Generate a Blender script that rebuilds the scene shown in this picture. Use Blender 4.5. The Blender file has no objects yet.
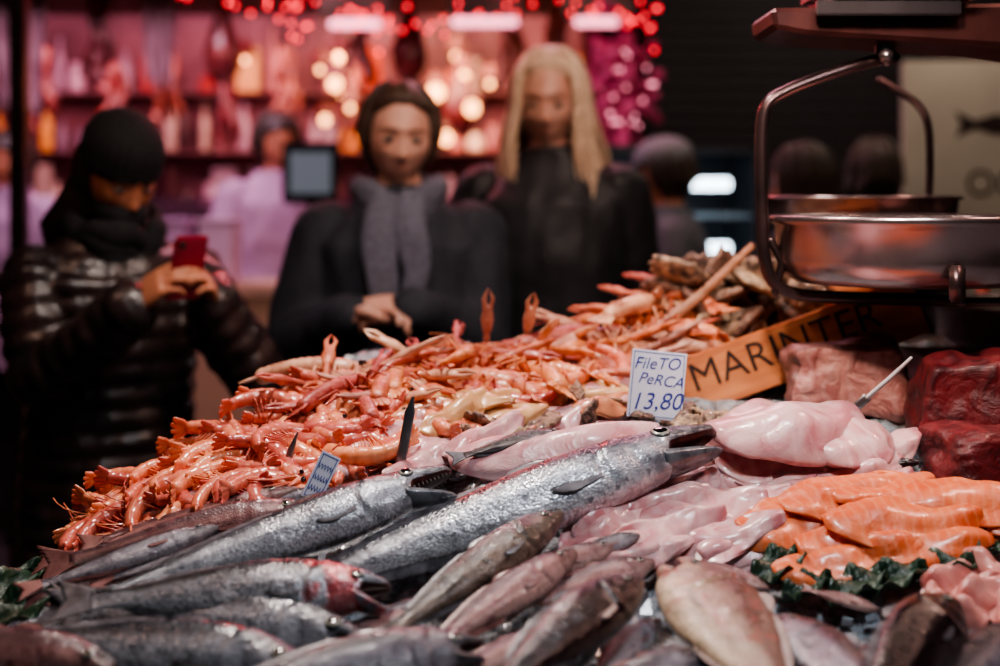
import bpy, bmesh, math, random
import numpy as np
from mathutils import Vector, Matrix, noise as mnoise
random.seed(11); np.random.seed(11)
F=1250.0; CZ=1.4; HZ=200.0
SC=bpy.context.scene; COL=SC.collection
V=Vector
def W(px,py,Y): return V(((px-500)*Y/F, Y, CZ-(py-HZ)*Y/F))
# ------------------------------------------------------------------ counter heap surface
def H(x,y):
    if y<1.2: z=.95+.12*(y-1.2)
    elif y<1.55: z=.95+.36*(y-1.2)
    else:
        t=min(1,(y-1.55)/.2); z=.95+.126+ .36*(.2*(t-t*t/2)) + .06*(max(0,y-1.55)-.2*(t-t*t/2)) 
    if x<-.2: z-=(1.3+1.2*max(0,min(1,(y-1.6)/.3)))*(-x-.2)**2*max(0,min(1,(y-1.2)/.4))
    for cx,cy,sx,sy,h in ((.3,2.15,.18,.14,.035),(-.12,1.9,.2,.2,.010)):
        z+=h*math.exp(-((x-cx)/sx)**2-((y-cy)/sy)**2)
    return z
def hit(px,py,lift=0):
    y=.8
    while y<2.32:
        x=(px-500)*y/F; z=CZ-(py-HZ)*y/F
        if z<=H(x,y)+lift: return V((x,y,z))
        y+=.004
    return V((x,y,H(x,y)+lift))
poly=[(-.66,.8),(-.62,1.2),(-.59,1.45),(-.52,1.7),(-.42,2.0),(-.34,2.34),(1.25,2.42),(1.25,.8)]
def inside(x,y):
    c=False
    for i in range(len(poly)):
        x1,y1=poly[i]; x2,y2=poly[i-1]
        if (y1>y)!=(y2>y) and x<(x2-x1)*(y-y1)/(y2-y1)+x1: c=not c
    return c
# ------------------------------------------------------------------ materials
def mat0(name):
    m=bpy.data.materials.new(name); m.use_nodes=True
    nt=m.node_tree; return m,nt,nt.nodes['Principled BSDF']
def N(nt,t,**k):
    n=nt.nodes.new(t)
    for a,b in k.items():
        if a.startswith('_'): setattr(n,a[1:],b)
        else: n.inputs[a].default_value=b
    return n
def c4(c): return (c[0],c[1],c[2],1)
def mixc(nt,fac,a,b,mode='MIX'):
    n=nt.nodes.new('ShaderNodeMix'); n.data_type='RGBA'; n.blend_type=mode
    for s,i in ((fac,0),(a,6),(b,7)):
        if hasattr(s,'links'): nt.links.new(s,n.inputs[i])
        else: n.inputs[i].default_value = s if i==0 else c4(s)
    return n.outputs[2]
def ramp(nt,fac,stops):
    n=nt.nodes.new('ShaderNodeValToRGB'); e=n.color_ramp.elements
    while len(e)<len(stops): e.new(.5)
    for i,(p,c) in enumerate(stops): e[i].position=p; e[i].color=c4(c)
    nt.links.new(fac,n.inputs[0]); return n.outputs[0]
def mat(name,c1,c2=None,scale=20,rough=.5,metal=0,coat=0,bump=0,bscale=60,sss=0,emit=0,ec=None,rnd=0,trans=0,stretch=None,lo=.35,hi=.65):
    m,nt,b=mat0(name); L=nt.links.new
    tc=N(nt,'ShaderNodeTexCoord'); co=tc.outputs['Object']
    if stretch:
        mp=N(nt,'ShaderNodeMapping'); mp.inputs['Scale'].default_value=stretch; L(co,mp.inputs[0]); co=mp.outputs[0]
    col=None
    if c2 is not None:
        n=N(nt,'ShaderNodeTexNoise',Scale=scale,Detail=4.0); L(co,n.inputs['Vector'])
        col=ramp(nt,n.outputs['Fac'],[(lo,c1),(hi,c2)])
    if rnd:
        oi=N(nt,'ShaderNodeObjectInfo'); hs=N(nt,'ShaderNodeHueSaturation')
        if col is not None: L(col,hs.inputs['Color'])
        else: hs.inputs['Color'].default_value=c4(c1)
        mr=N(nt,'ShaderNodeMapRange'); mr.inputs[3].default_value=1-rnd; mr.inputs[4].default_value=1+rnd
        L(oi.outputs['Random'],mr.inputs[0]); L(mr.outputs[0],hs.inputs['Value'])
        mr2=N(nt,'ShaderNodeMapRange'); mr2.inputs[3].default_value=.5-rnd*.05; mr2.inputs[4].default_value=.5+rnd*.05
        L(oi.outputs['Random'],mr2.inputs[0]); L(mr2.outputs[0],hs.inputs['Hue'])
        col=hs.outputs[0]
    if col is not None: L(col,b.inputs['Base Color'])
    else: b.inputs['Base Color'].default_value=c4(c1)
    b.inputs['Roughness'].default_value=rough; b.inputs['Metallic'].default_value=metal
    b.inputs['Coat Weight'].default_value=coat; b.inputs['Coat Roughness'].default_value=.12
    if sss: b.inputs['Subsurface Weight'].default_value=sss; b.inputs['Subsurface Radius'].default_value=(.02,.008,.005); b.inputs['Subsurface Scale'].default_value=.5
    if trans: b.inputs['Transmission Weight'].default_value=trans
    if emit:
        b.inputs['Emission Strength'].default_value=emit; b.inputs['Emission Color'].default_value=c4(ec or c1)
    if bump:
        n=N(nt,'ShaderNodeTexNoise',Scale=bscale,Detail=5.0); L(co,n.inputs['Vector'])
        bp=N(nt,'ShaderNodeBump',Strength=bump,Distance=.01); L(n.outputs['Fac'],bp.inputs['Height']); L(bp.outputs[0],b.inputs['Normal'])
    return m
def fish_mat(name,belly,side,back,spot=None,dens=(110,26),metal=.35,rough=.3,spotamt=.55,head=None,scalestr=.5,sscale=30,hd=.4,bmp=.4):
    m,nt,b=mat0(name); L=nt.links.new
    uv=N(nt,'ShaderNodeUVMap'); sp=N(nt,'ShaderNodeSeparateXYZ'); L(uv.outputs[0],sp.inputs[0])
    tc=N(nt,'ShaderNodeTexCoord')
    n=N(nt,'ShaderNodeTexNoise',Scale=sscale,Detail=6.0); L(tc.outputs['Object'],n.inputs['Vector'])
    a=N(nt,'ShaderNodeMath',_operation='MULTIPLY_ADD'); L(n.outputs['Fac'],a.inputs[0]); a.inputs[1].default_value=.25; L(sp.outputs['Y'],a.inputs[2])
    col=ramp(nt,a.outputs[0],[(.25,belly),(.5,side),(.70,side),(.88,back)])
    mp=N(nt,'ShaderNodeMapping'); mp.inputs['Scale'].default_value=(dens[0],dens[1],1); L(uv.outputs[0],mp.inputs[0])
    vo=N(nt,'ShaderNodeTexVoronoi',Scale=1.0); L(mp.outputs[0],vo.inputs['Vector'])
    hm=ramp(nt,sp.outputs['X'],[(.24,(0,0,0)),(.31,(.9,.9,.9))])
    sc=ramp(nt,vo.outputs['Distance'],[(.1,(1.2,1.2,1.2)),(.8,(1-scalestr,)*3)])
    col=mixc(nt,hm,col,mixc(nt,1.0,col,sc,'MULTIPLY'))
    ll=ramp(nt,sp.outputs['Y'],[(.57,(1,1,1)),(.585,(.35,.35,.35)),(.6,(1,1,1))]); col=mixc(nt,.7,col,ll,'MULTIPLY')
    n4=N(nt,'ShaderNodeTexNoise',Scale=45.0,Detail=5.0); L(tc.outputs['Object'],n4.inputs['Vector'])
    mm=ramp(nt,n4.outputs['Fac'],[(.38,(.4,.4,.43)),(.64,(1.05,1.05,1.05))])
    hh=ramp(nt,sp.outputs['X'],[(.2,(.9,.9,.9)),(.31,(.3,.3,.3))])
    col=mixc(nt,hh,col,mixc(nt,1.0,col,mm,'MULTIPLY'))
    sn=ramp(nt,sp.outputs['X'],[(.0,(hd*.5,)*3),(.13,(hd+.15,)*3),(.27,(1,1,1))]); col=mixc(nt,1.0,col,sn,'MULTIPLY')
    if spot:
        n2=N(nt,'ShaderNodeTexNoise',Scale=sscale*2.2,Detail=3.0); L(tc.outputs['Object'],n2.inputs['Vector'])
        f=ramp(nt,n2.outputs['Fac'],[(spotamt,(0,0,0)),(spotamt+.12,(.9,.9,.9))]); col=mixc(nt,f,col,spot)
    if head:
        n3=N(nt,'ShaderNodeTexNoise',Scale=55.0,Detail=6.0); L(tc.outputs['Object'],n3.inputs['Vector'])
        aa=N(nt,'ShaderNodeMath',_operation='MULTIPLY_ADD'); L(n3.outputs['Fac'],aa.inputs[0]); aa.inputs[1].default_value=.6; L(sp.outputs['X'],aa.inputs[2])
        f=ramp(nt,aa.outputs[0],[(.34,(0,0,0)),(.44,(.8,.8,.8)),(.5,(.8,.8,.8)),(.58,(0,0,0))]); col=mixc(nt,f,col,head)
    L(col,b.inputs['Base Color'])
    rr_=ramp(nt,n4.outputs['Fac'],[(.35,(rough*.7,)*3),(.65,(rough*1.5,)*3)]); L(rr_,b.inputs['Roughness'])
    b.inputs['Metallic'].default_value=metal
    b.inputs['Coat Weight'].default_value=.7; b.inputs['Coat Roughness'].default_value=.06
    bp=N(nt,'ShaderNodeBump',Strength=.4,Distance=.0015); L(vo.outputs['Distance'],bp.inputs['Height'])
    bp2=N(nt,'ShaderNodeBump',Strength=bmp,Distance=.008); L(n.outputs['Fac'],bp2.inputs['Height']); L(bp.outputs[0],bp2.inputs['Normal'])
    L(bp2.outputs[0],b.inputs['Normal']); L(bp2.outputs[0],b.inputs['Coat Normal'])
    return m
def flesh_mat(name,c1,c2,line=None,ls=60,sss=.2,rough=.3,ldist=3.0,lf=.35,ns=22.,coat=.35,bump=.4):
    m,nt,b=mat0(name); L=nt.links.new
    tc=N(nt,'ShaderNodeTexCoord')
    n=N(nt,'ShaderNodeTexNoise',Scale=ns,Detail=7.0,Distortion=1.0); L(tc.outputs['Object'],n.inputs['Vector'])
    col=ramp(nt,n.outputs['Fac'],[(.38,c1),(.65,c2)])
    if line:
        w=N(nt,'ShaderNodeTexWave',Scale=ls,Distortion=ldist,Detail=3.0); w.inputs['Detail Scale'].default_value=1.2
        L(tc.outputs['Object'],w.inputs['Vector'])
        f=ramp(nt,w.outputs['Fac'],[(.6,(0,0,0)),(.98,(lf,lf,lf))]); col=mixc(nt,f,col,line)
    L(col,b.inputs['Base Color']); b.inputs['Roughness'].default_value=rough
    b.inputs['Coat Weight'].default_value=coat; b.inputs['Coat Roughness'].default_value=.14
    b.inputs['Subsurface Weight'].default_value=sss; b.inputs['Subsurface Radius'].default_value=(.02,.008,.005); b.inputs['Subsurface Scale'].default_value=.6
    n2=N(nt,'ShaderNodeTexNoise',Scale=ns*4,Detail=5.0); L(tc.outputs['Object'],n2.inputs['Vector'])
    bp=N(nt,'ShaderNodeBump',Strength=bump,Distance=.008); L(n.outputs['Fac'],bp.inputs['Height'])
    bq=N(nt,'ShaderNodeBump',Strength=bump*.5,Distance=.003); L(n2.outputs['Fac'],bq.inputs['Height']); L(bp.outputs[0],bq.inputs['Normal']); L(bq.outputs[0],b.inputs['Normal'])
    return m
# ------------------------------------------------------------------ mesh helpers
def mk(name,v,f,mats,smooth=True,fm=None,uv=None,parent=None,mw=None,kind=None):
    me=bpy.data.meshes.new(name); me.from_pydata([tuple(p) for p in v],[],f); me.update()
    for m in (mats if isinstance(mats,(list,tuple)) else [mats]): me.materials.append(m)
    if smooth: me.polygons.foreach_set('use_smooth',[True]*len(me.polygons))
    if fm is not None: me.polygons.foreach_set('material_index',fm)
    if uv is not None:
        l=me.uv_layers.new(name='UVMap'); idx=np.empty(len(me.loops),int); me.loops.foreach_get('vertex_index',idx)
        l.data.foreach_set('uv',np.array(uv)[idx].ravel())
    o=bpy.data.objects.new(name,me); COL.objects.link(o)
    if mw is not None: o.matrix_world=mw
    if parent is not None: o.parent=parent
    if kind: o['kind']=kind
    return o
def tag(o,label,cat,group=None,kind=None):
    o['label']=label; o['category']=cat
    if group: o['group']=group
    if kind: o['kind']=kind
    return o
def empty(name,loc=(0,0,0)):
    o=bpy.data.objects.new(name,None); COL.objects.link(o); o.location=loc; o.empty_display_size=.05; return o
class G:
    def __init__(s): s.v=[]; s.f=[]; s.m=[]
    def add(s,vf,M=None,mi=0):
        v,f=vf; o=len(s.v)
        s.v+= [M@V(p) for p in v] if M is not None else [V(p) for p in v]
        s.f+=[tuple(i+o for i in q) for q in f]; s.m+=[mi]*len(f); return s
def rings(R,closed=True):
    v=[p for r in R for p in r]; n=len(R[0]); f=[]
    for i in range(len(R)-1):
        for j in range(n):
            k=(j+1)%n; f.append((i*n+j,i*n+k,(i+1)*n+k,(i+1)*n+j))
    if closed:
        f.append(tuple(range(n-1,-1,-1))); b=(len(R)-1)*n; f.append(tuple(range(b,b+n)))
    return v,f
def tube(pts,rad,seg=12,ref=None,roundcap=True):
    pts=[V(p) for p in pts]; n=len(pts)
    rad=[rad]*n if isinstance(rad,(int,float,tuple)) else list(rad)
    rad=[(r,r) if isinstance(r,(int,float)) else r for r in rad]
    T=[(pts[min(i+1,n-1)]-pts[max(i-1,0)]).normalized() for i in range(n)]
    P=[];a=None
    for i in range(n):
        if ref is not None: a=V(ref); a=(a-T[i]*a.dot(T[i])).normalized()
        else:
            if a is None: a=V((0,0,1)) if abs(T[i].z)<.9 else V((0,1,0))
            a=(a-T[i]*a.dot(T[i])).normalized()
        P.append((pts[i],T[i],a,T[i].cross(a),rad[i]))
    R=[]
    def ring(c,a,b,r,k): return [c+a*(math.cos(2*math.pi*j/seg)*r[0]*k)+b*(math.sin(2*math.pi*j/seg)*r[1]*k) for j in range(seg)]
    if roundcap:
        p,t,a,b,r=P[0]; m=min(r)
        for q in (80,50,25): R.append(ring(p-t*m*math.sin(math.radians(q)),a,b,r,math.cos(math.radians(q))))
    for p,t,a,b,r in P: R.append(ring(p,a,b,r,1))
    if roundcap:
        p,t,a,b,r=P[-1]; m=min(r)
        for q in (25,50,80): R.append(ring(p+t*m*math.sin(math.radians(q)),a,b,r,math.cos(math.radians(q))))
    return rings(R)
def ellips(c,r,nu=20,nv=14,fn=None):
    R=[]
    for i in range(nv+1):
        th=math.pi*(i+.02*(i==0)-.02*(i==nv))/nv; rr=[]
        for j in range(nu):
            ph=2*math.pi*j/nu; d=V((math.sin(th)*math.cos(ph),math.sin(th)*math.sin(ph),-math.cos(th)))
            p=V((d.x*r[0],d.y*r[1],d.z*r[2]))
            if fn: p=fn(p,d)
            rr.append(p+V(c))
        R.append(rr)
    return rings(R)
def lathe(prof,seg=64,c=(0,0,0)):
    R=[[V((r*math.cos(2*math.pi*j/seg),r*math.sin(2*math.pi*j/seg),z))+V(c) for j in range(seg)] for r,z in prof]
    return rings(R,closed=False)
def box(c,s,bev=0,M=None):
    bm=bmesh.new(); bmesh.ops.create_cube(bm,size=1)
    for v in bm.verts: v.co=V((v.co.x*s[0],v.co.y*s[1],v.co.z*s[2]))
    if bev: bmesh.ops.bevel(bm,geom=bm.edges[:],offset=bev,segments=2,affect='EDGES')
    v=[(M@p.co if M else p.co)+V(c) for p in bm.verts]; bm.verts.index_update()
    f=[tuple(x.index for x in q.verts) for q in bm.faces]; bm.free(); return v,f
def mkG(name,g,mats,**k):
    return mk(name,g.v,g.f,mats,fm=g.m,**k)
def frame(pos,x,z):
    x=V(x).normalized(); z=V(z); z=(z-x*z.dot(x)).normalized(); y=z.cross(x)
    M=Matrix((x,y,z)).transposed().to_4x4(); M.translation=pos; return M
def evalmesh(g,voxel,sm,name):
    me=bpy.data.meshes.new(name); me.from_pydata([tuple(p) for p in g.v],[],g.f); me.update()
    o=bpy.data.objects.new(name,me); COL.objects.link(o)
    r=o.modifiers.new('r','REMESH'); r.mode='VOXEL'; r.voxel_size=voxel; r.use_smooth_shade=True
    s=o.modifiers.new('s','SMOOTH'); s.factor=.5; s.iterations=sm
    dg=bpy.context.evaluated_depsgraph_get(); dg.update()
    m2=bpy.data.meshes.new_from_object(o.evaluated_get(dg)); m2.name=name
    bpy.data.objects.remove(o); bpy.data.meshes.remove(me)
    m2.polygons.foreach_set('use_smooth',[True]*len(m2.polygons)); return m2
def mkmesh(name,me,mats,parent=None,mw=None):
    me.materials.clear()
    for m in (mats if isinstance(mats,(list,tuple)) else [mats]): me.materials.append(m)
    o=bpy.data.objects.new(name,me); COL.objects.link(o)
    if mw is not None: o.matrix_world=mw
    if parent is not None: o.parent=parent
    return o
def text(name,s,size,M,m,parent=None,ext=.0006,shear=0,bold=0):
    cu=bpy.data.curves.new(name,'FONT'); cu.body=s; cu.size=size; cu.extrude=ext; cu.align_x='CENTER'; cu.align_y='CENTER'; cu.shear=shear; cu.offset=bold
    o=bpy.data.objects.new(name,cu); COL.objects.link(o)
    dg=bpy.context.evaluated_depsgraph_get(); dg.update()
    me=bpy.data.meshes.new_from_object(o.evaluated_get(dg)); bpy.data.objects.remove(o)
    me.materials.clear(); me.materials.append(m)
    t=bpy.data.objects.new(name,me); COL.objects.link(t)
    t.matrix_world=M
    if parent is not None: t.parent=parent
    return t
def copytree(src,M,group=None,label=None):
    o=src.copy(); COL.objects.link(o); o.matrix_world=M
    for c in src.children:
        d=c.copy(); COL.objects.link(d); d.parent=o
    if label: o['label']=label
    if group: o['group']=group
    return o
# ------------------------------------------------------------------ fish
HAKE=dict(T=[0,.015,.05,.10,.16,.23,.30,.38,.48,.62,.76,.88,.95,1],
 U=[.012,.019,.029,.040,.050,.059,.065,.067,.062,.050,.036,.021,.015,.020],
 D=[.012,.021,.034,.047,.059,.068,.075,.077,.070,.053,.036,.020,.015,.020],
 W=[.018,.026,.036,.045,.051,.056,.058,.056,.049,.038,.026,.014,.008,.004],tm=.150,tg=.29,te=.135,ce=.55)
BASS=dict(T=[0,.015,.05,.10,.16,.23,.31,.40,.48,.62,.75,.86,.94,1],
 U=[.014,.024,.042,.066,.088,.106,.119,.122,.115,.094,.066,.042,.036,.044],
 D=[.014,.028,.048,.072,.092,.105,.113,.112,.105,.083,.056,.036,.032,.042],
 W=[.018,.030,.044,.057,.065,.069,.071,.068,.064,.052,.034,.019,.011,.005],tm=.115,tg=.28,te=.115,ce=.42)
def sm(tt,T,Vv):
    y=np.interp(tt,T,Vv); k=np.array([1,2,3,2,1])/9.
    for _ in range(2): y=np.convolve(np.pad(y,2,'edge'),k,'valid')
    return y
def fin(base,tip,ny,thick,amp):
    n=len(base); v=[];f=[]
    for s in (1,-1):
        for i in range(n):
            for j in range(ny+1):
                q=j/ny; p=V(base[i]).lerp(V(tip[i]),q)
                p=p+V((0,(s*thick*(1-q*.8)+amp*(1 if i%2 else -1)*q),0)); v.append(p)
    m=ny+1; o=n*m
    for i in range(n-1):
        for j in range(ny):
            a=i*m+j; f.append((a,a+1,a+m+1,a+m)); f.append((o+a,o+a+m,o+a+m+1,o+a+1))
        a=i*m+ny; f.append((a,o+a,o+a+m,a+m))
    for i in (0,n-1):
        for j in range(ny):
            a=i*m+j; f.append((a,a+1,o+a+1,o+a))
    return v,f
MAT={}
def make_fish(name,label,cat,L,pr,bmat,finm,openm=0.,hs=1.,ws=1.,eye=.016,bend=0.,zb=0.,M=None,group=None,fork=.35,NS=100,MS=48,nofins=False,seed=0):
    s=np.linspace(0,1,NS)**1.3; U=sm(s,pr['T'],pr['U'])*L*hs; D=-sm(s,pr['T'],pr['D'])*L*hs; Wd=sm(s,pr['T'],pr['W'])*L*ws
    tm=pr['tm']; v=[];uv=[]; te=pr['te']; ce=pr['ce']; TG=pr['tg']
    rd=np.minimum(1,(s+.0012)/.016)**.5; U=U*rd; D=D*rd; Wd=Wd*rd
    def cen(t): return bend*L*(t-.25)**2*np.sign(t-.25), zb*L*(t-.25)**2*np.sign(t-.25)
    for i,t in enumerate(s):
        u,d,w=U[i],D[i],Wd[i]
        if openm and t<tm: d=d+(u-d)*.34*min(1,(tm-t)/.02)
        zc=(u+d)/2; hh=(u-d)/2; cy,cz=cen(t)
        for j in range(MS):
            a=2*math.pi*j/MS; c=math.cos(a); sn=math.sin(a)
            tg=TG-.06*c*c+.02*(c<0)*(-c)
            mult=1.0
            if t<tg: mult+= .08*math.exp(-((t-tg)/.05)**2)*abs(sn)**.5
            else: mult-= .07*math.exp(-((t-tg)/.018)**2)*abs(sn)**.5
            tp=TG-.075-.02*c*c
            if t>tp: mult-=.05*math.exp(-((t-tp)/.012)**2)*abs(sn)
            mult-=.05*math.exp(-((t-tm*1.05-.02*c)/.010)**2)*(c<.2)
            mult+=.06*mnoise.noise(V((t*7+seed*3.1,c*1.5,sn*1.5+seed)))
            y=w*mult*math.copysign(abs(sn)**.9,sn); z=zc+hh*(1+(mult-1)*.5)*math.copysign(abs(c)**1.05,c)
            v.append((-t*L,y+cy,z+cz)); uv.append((t,(c+1)/2))
    f=[];fm=[]
    for i in range(NS-1):
        for j in range(MS):
            k=(j+1)%MS; f.append((i*MS+j,(i+1)*MS+j,(i+1)*MS+k,i*MS+k))
            cc=math.cos(2*math.pi*(j+.5)/MS); fm.append(1 if (openm and s[i]<tm-.003 and cc<-.55) else 0)
    f.append(tuple(range(MS))); fm.append(0); f.append(tuple(range((NS-1)*MS+MS-1,(NS-1)*MS-1,-1))); fm.append(0)
    o=mk(name,v,f,[bmat,MAT['mouth']],fm=fm,uv=uv,mw=M); tag(o,label,cat,group)
    def at(t,c):
        i=int(np.argmin(abs(s-t))); cy,cz=cen(t); zc=(U[i]+D[i])/2; hh=(U[i]-D[i])/2
        return Wd[i]*math.sqrt(max(0,1-c*c)),zc+hh*c+cz,cy
    if openm:
        R=[];n=14; ii=int(np.argmin(abs(s-tm))); w0=Wd[ii]; d0=D[ii]
        for k in range(n+1):
            q=k/n; e=(1-q**5)**.5 if q<1 else .12
            w=w0*.96*(1-q*.52)*max(e,.15); dp=abs(d0)*.62*(1-q*.55)*max(e,.2); r=[]
            for j in range(20):
                a=2*math.pi*j/20; z=-math.cos(a)*dp if math.cos(a)>0 else math.cos(a)*dp*.5
                r.append(V((q*tm*L*1.0,math.sin(a)*w,z)))
            R.append(r)
        vv,ff=rings(R); rot=Matrix.Rotation(openm,4,'Y'); cy,cz=cen(tm)
        vv=[rot@p+V((-tm*L*1.06,cy,d0*.35+cz)) for p in vv]
        fmm=[1 if (len(q)==4 and (sum(1 for x in q if 5<(x%20)<15)>=3)) else 0 for q in ff]
        mk('lower_jaw',vv,ff,[bmat,MAT['mouth']],fm=fmm,uv=[(.07,.45)]*len(vv),parent=o)
        if openm>.25:
            g=G()
            for k in range(10):
                for sg in (-1,1):
                    q=k/9; t=tm*(.85-.78*q); i=int(np.argmin(abs(s-t))); cy,cz=cen(t); zz=D[i]+(U[i]-D[i])*.34
                    p=V((-t*L,sg*Wd[i]*.6+cy,zz+cz+.002*L/.4)); h=.004*L/.4
                    g.add(tube([p,p+V((0,0,-h))],[.0007*L/.4,.0003],5,roundcap=False))
            mkG('teeth',g,[MAT['tooth']],parent=o)
    for sg in (1,-1):
        y,z,cy=at(te,ce); er=eye*L; yy,zz,_=at(te+.03,ce)
        vv,ff=ellips((0,0,0),(er,er*.36,er),28,24); fmm=[]
        for q in ff:
            c=sum((V(vv[x]) for x in q),V())/len(q); rr=math.hypot(c.x,c.z)/er
            fmm.append(0 if rr<.66 else 1 if rr<.88 else 2)
        Rz=Matrix.Rotation(-sg*math.atan2(yy-y,.03*L)*.8,4,'Z')@Matrix.Rotation(sg*.5,4,'X')
        mk('eye',[Rz@V(p)+V((-te*L,sg*(y*.975)+cy,z)) for p in vv],ff,[MAT['pupil'],MAT['iris'],MAT['eyerim']],fm=fmm,parent=o)
    if nofins: return o
    def dorsal(nm,t0,t1,h,top=True,n=18):
        b=[];tp=[]
        for k in range(n):
            q=k/(n-1); t=t0+(t1-t0)*q; y,z,cy=at(t,.97 if top else -.97); sg=1 if top else -1
            hh=h*L*(math.sin(math.pi*min(1,q*.75+.22))**.8)*(1 if k%2 else .93)
            b.append((-t*L,cy,z)); tp.append((-(t+.03+.35*h)*L,cy+hh*.5,z+sg*hh*.9))
        mk(nm,*fin(b,tp,4,.0012,.0007),finm,parent=o)
    dorsal('dorsal_fin',.33,.44,.03*hs**.5); dorsal('dorsal_fin',.48,.84,.02*hs**.5,n=26); dorsal('anal_fin',.54,.86,.018*hs**.5,False,n=22)
    b=[];tp=[];n=17; zt=U[-1]; cy,cz=cen(.985)
    for k in range(n):
        q=k/(n-1)*2-1; b.append((-.985*L,cy,q*zt*.9+cz)); tp.append((-L*(1.0+.13*(1-fork*(1-abs(q))**.8)),cy+.01*L*q,q*.085*L+cz))
    mk('tail_fin',*fin(b,tp,6,.0018,.0009),finm,parent=o)
    for sg in (1,-1):
        t0=TG+.02; y,z,cy=at(t0,-.35); b=[];tp=[];n=17
        for k in range(n):
            q=k/(n-1); an=math.radians(0+16*q); ln=.12*L*(.30+.70*math.sin(math.pi*(.15+.4*(1-q))))*(1 if k%2 else .90)
            z0=z-.013*L*hs**.5*(q-.5); b.append((-t0*L,0,z0)); tp.append((-t0*L-ln*math.cos(an),0,z0-ln*math.sin(an)*.5))
        vv,ff=fin(b,tp,6,.0007,.0009)
        vv=[V((p[0],sg*(y*.985+.0*(-p[0]-t0*L))+p[1]+cy,p[2])) for p in vv]
        mk('pectoral_fin',vv,ff,finm,parent=o)
    return o
UP=V((0,-.33,.94)).normalized()
def lay(nose,tail,lift,roll,sgn=1,lt=None):
    a=hit(*nose,lift); b=hit(*tail,lift if lt is None else lt); d=a-b; L=d.length; d.normalize()
    aw=UP.cross(d)
    if aw.y<0: aw=-aw
    r=math.radians(roll); z=aw*math.cos(r)*sgn+UP*math.sin(r)
    return L,frame(a,d,z)

MAT['mouth']=mat('mouth_flesh',(.015,.006,.008),(.10,.015,.018),rough=.3,scale=90)
MAT['tooth']=mat('tooth_white',(.45,.4,.36),rough=.3)
MAT['pupil']=mat('pupil_black',(.004,.004,.006),rough=.05,coat=1)
MAT['iris']=mat('iris_silver',(.28,.28,.24),rough=.3,metal=.2)
MAT['eyerim']=mat('eye_rim_dark',(.05,.05,.055),rough=.3)
silver=fish_mat('hake_skin',(.82,.83,.88),(.52,.54,.60),(.06,.07,.09),spot=(.16,.17,.2),spotamt=.60,metal=.35,rough=.27,scalestr=.55,dens=(150,38),bmp=.35)
basss=fish_mat('sea_bass_skin',(.75,.75,.8),(.36,.38,.43),(.025,.03,.04),metal=.3,head=(.4,.02,.02),scalestr=.75,dens=(95,22),hd=.7,bmp=.3)
basss2=fish_mat('sea_bass_skin_pale',(.8,.8,.84),(.46,.48,.54),(.05,.06,.08),metal=.3,scalestr=.75,dens=(90,22),spot=(.2,.2,.23),spotamt=.62,bmp=.3)
brown=fish_mat('brown_fish_skin',(.22,.155,.12),(.16,.115,.085),(.045,.03,.025),spot=(.035,.024,.02),spotamt=.5,metal=.05,dens=(140,34),hd=.7)
pinkf=fish_mat('pink_fish_skin',(.70,.44,.40),(.42,.21,.20),(.13,.06,.07),spot=(.16,.06,.07),spotamt=.56,metal=.1,dens=(140,34),hd=.6,bmp=.35)
darkf=fish_mat('dark_fish_skin',(.035,.012,.016),(.018,.007,.011),(.006,.004,.006),spot=(.06,.016,.022),spotamt=.62,metal=.05,rough=.2,dens=(140,34),hd=.8,bmp=.25)
palef=fish_mat('pale_fish_skin',(.72,.54,.38),(.46,.31,.21),(.2,.10,.075),spot=(.32,.08,.06),spotamt=.56,metal=.03,dens=(140,34),hd=.8,bmp=.35)
greyf=fish_mat('grey_fish_skin',(.58,.53,.57),(.24,.22,.26),(.03,.027,.04),spot=(.08,.06,.08),spotamt=.55,metal=.15,dens=(130,32),bmp=.35)
finD=mat('fin_dark',(.05,.048,.055),(.18,.17,.19),scale=70,rough=.35,coat=.3)
finP=mat('fin_pale',(.25,.18,.16),(.4,.3,.27),scale=60,rough=.4,coat=.2)
finR=mat('fin_reddish',(.18,.07,.065),(.32,.15,.14),scale=60,rough=.4,coat=.2)
FS=0
def putfish(name,label,nose,tail,lift,roll,pr,bm,fmn,sgn=1,lt=None,**k):
    global FS; FS+=1
    L,M=lay(nose,tail,lift,roll,sgn,lt); return make_fish(name,label,'fish',L,pr,bm,fmn,M=M,seed=FS,**k)
putfish('hake','large silver hake with wide round eye and dark back',(716,434),(262,594),.07,22,HAKE,silver,finD,openm=.14,eye=.022,bend=.05,hs=1.03,lt=.03)
putfish('hake','silver speckled hake with open dark mouth lying across ice',(452,472),(100,602),.07,24,HAKE,silver,finD,openm=.38,eye=.022,bend=-.05,hs=1.12,ws=1.1,lt=.035)
putfish('brown_trout','mottled brown fish resting against the silver hake',(562,512),(385,636),.06,24,BASS,brown,finD,eye=.018,hs=.8,lt=.045)
putfish('whiting','pinkish grey fish with torn belly',(576,552),(420,654),.05,24,BASS,pinkf,finR,eye=.018,hs=.8,lt=.04)
putfish('sea_bass','sea bass with open mouth and blood-red gills',(392,588),(90,600),.065,22,BASS,basss,finD,openm=.5,eye=.024,hs=1.0)
putfish('sea_bass','scaly silver sea bass beneath the red-gilled one',(372,642),(70,606),.045,30,BASS,basss2,finD,eye=.024,hs=.9,bend=.05,openm=.12)
putfish('sea_bass','large smooth silver fish partly buried in ice',(320,672),(0,640),.05,30,BASS,basss2,finD,eye=.022,hs=.95)
putfish('grey_mullet','pale grey mullet with dark head',(484,644),(200,696),.055,30,BASS,greyf,finD,eye=.024,hs=.95,openm=.25)
putfish('black_scabbard','glossy near-black maroon fish',(640,580),(490,690),.088,28,BASS,darkf,finD,eye=.018,hs=1.0,lt=.080)
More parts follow.
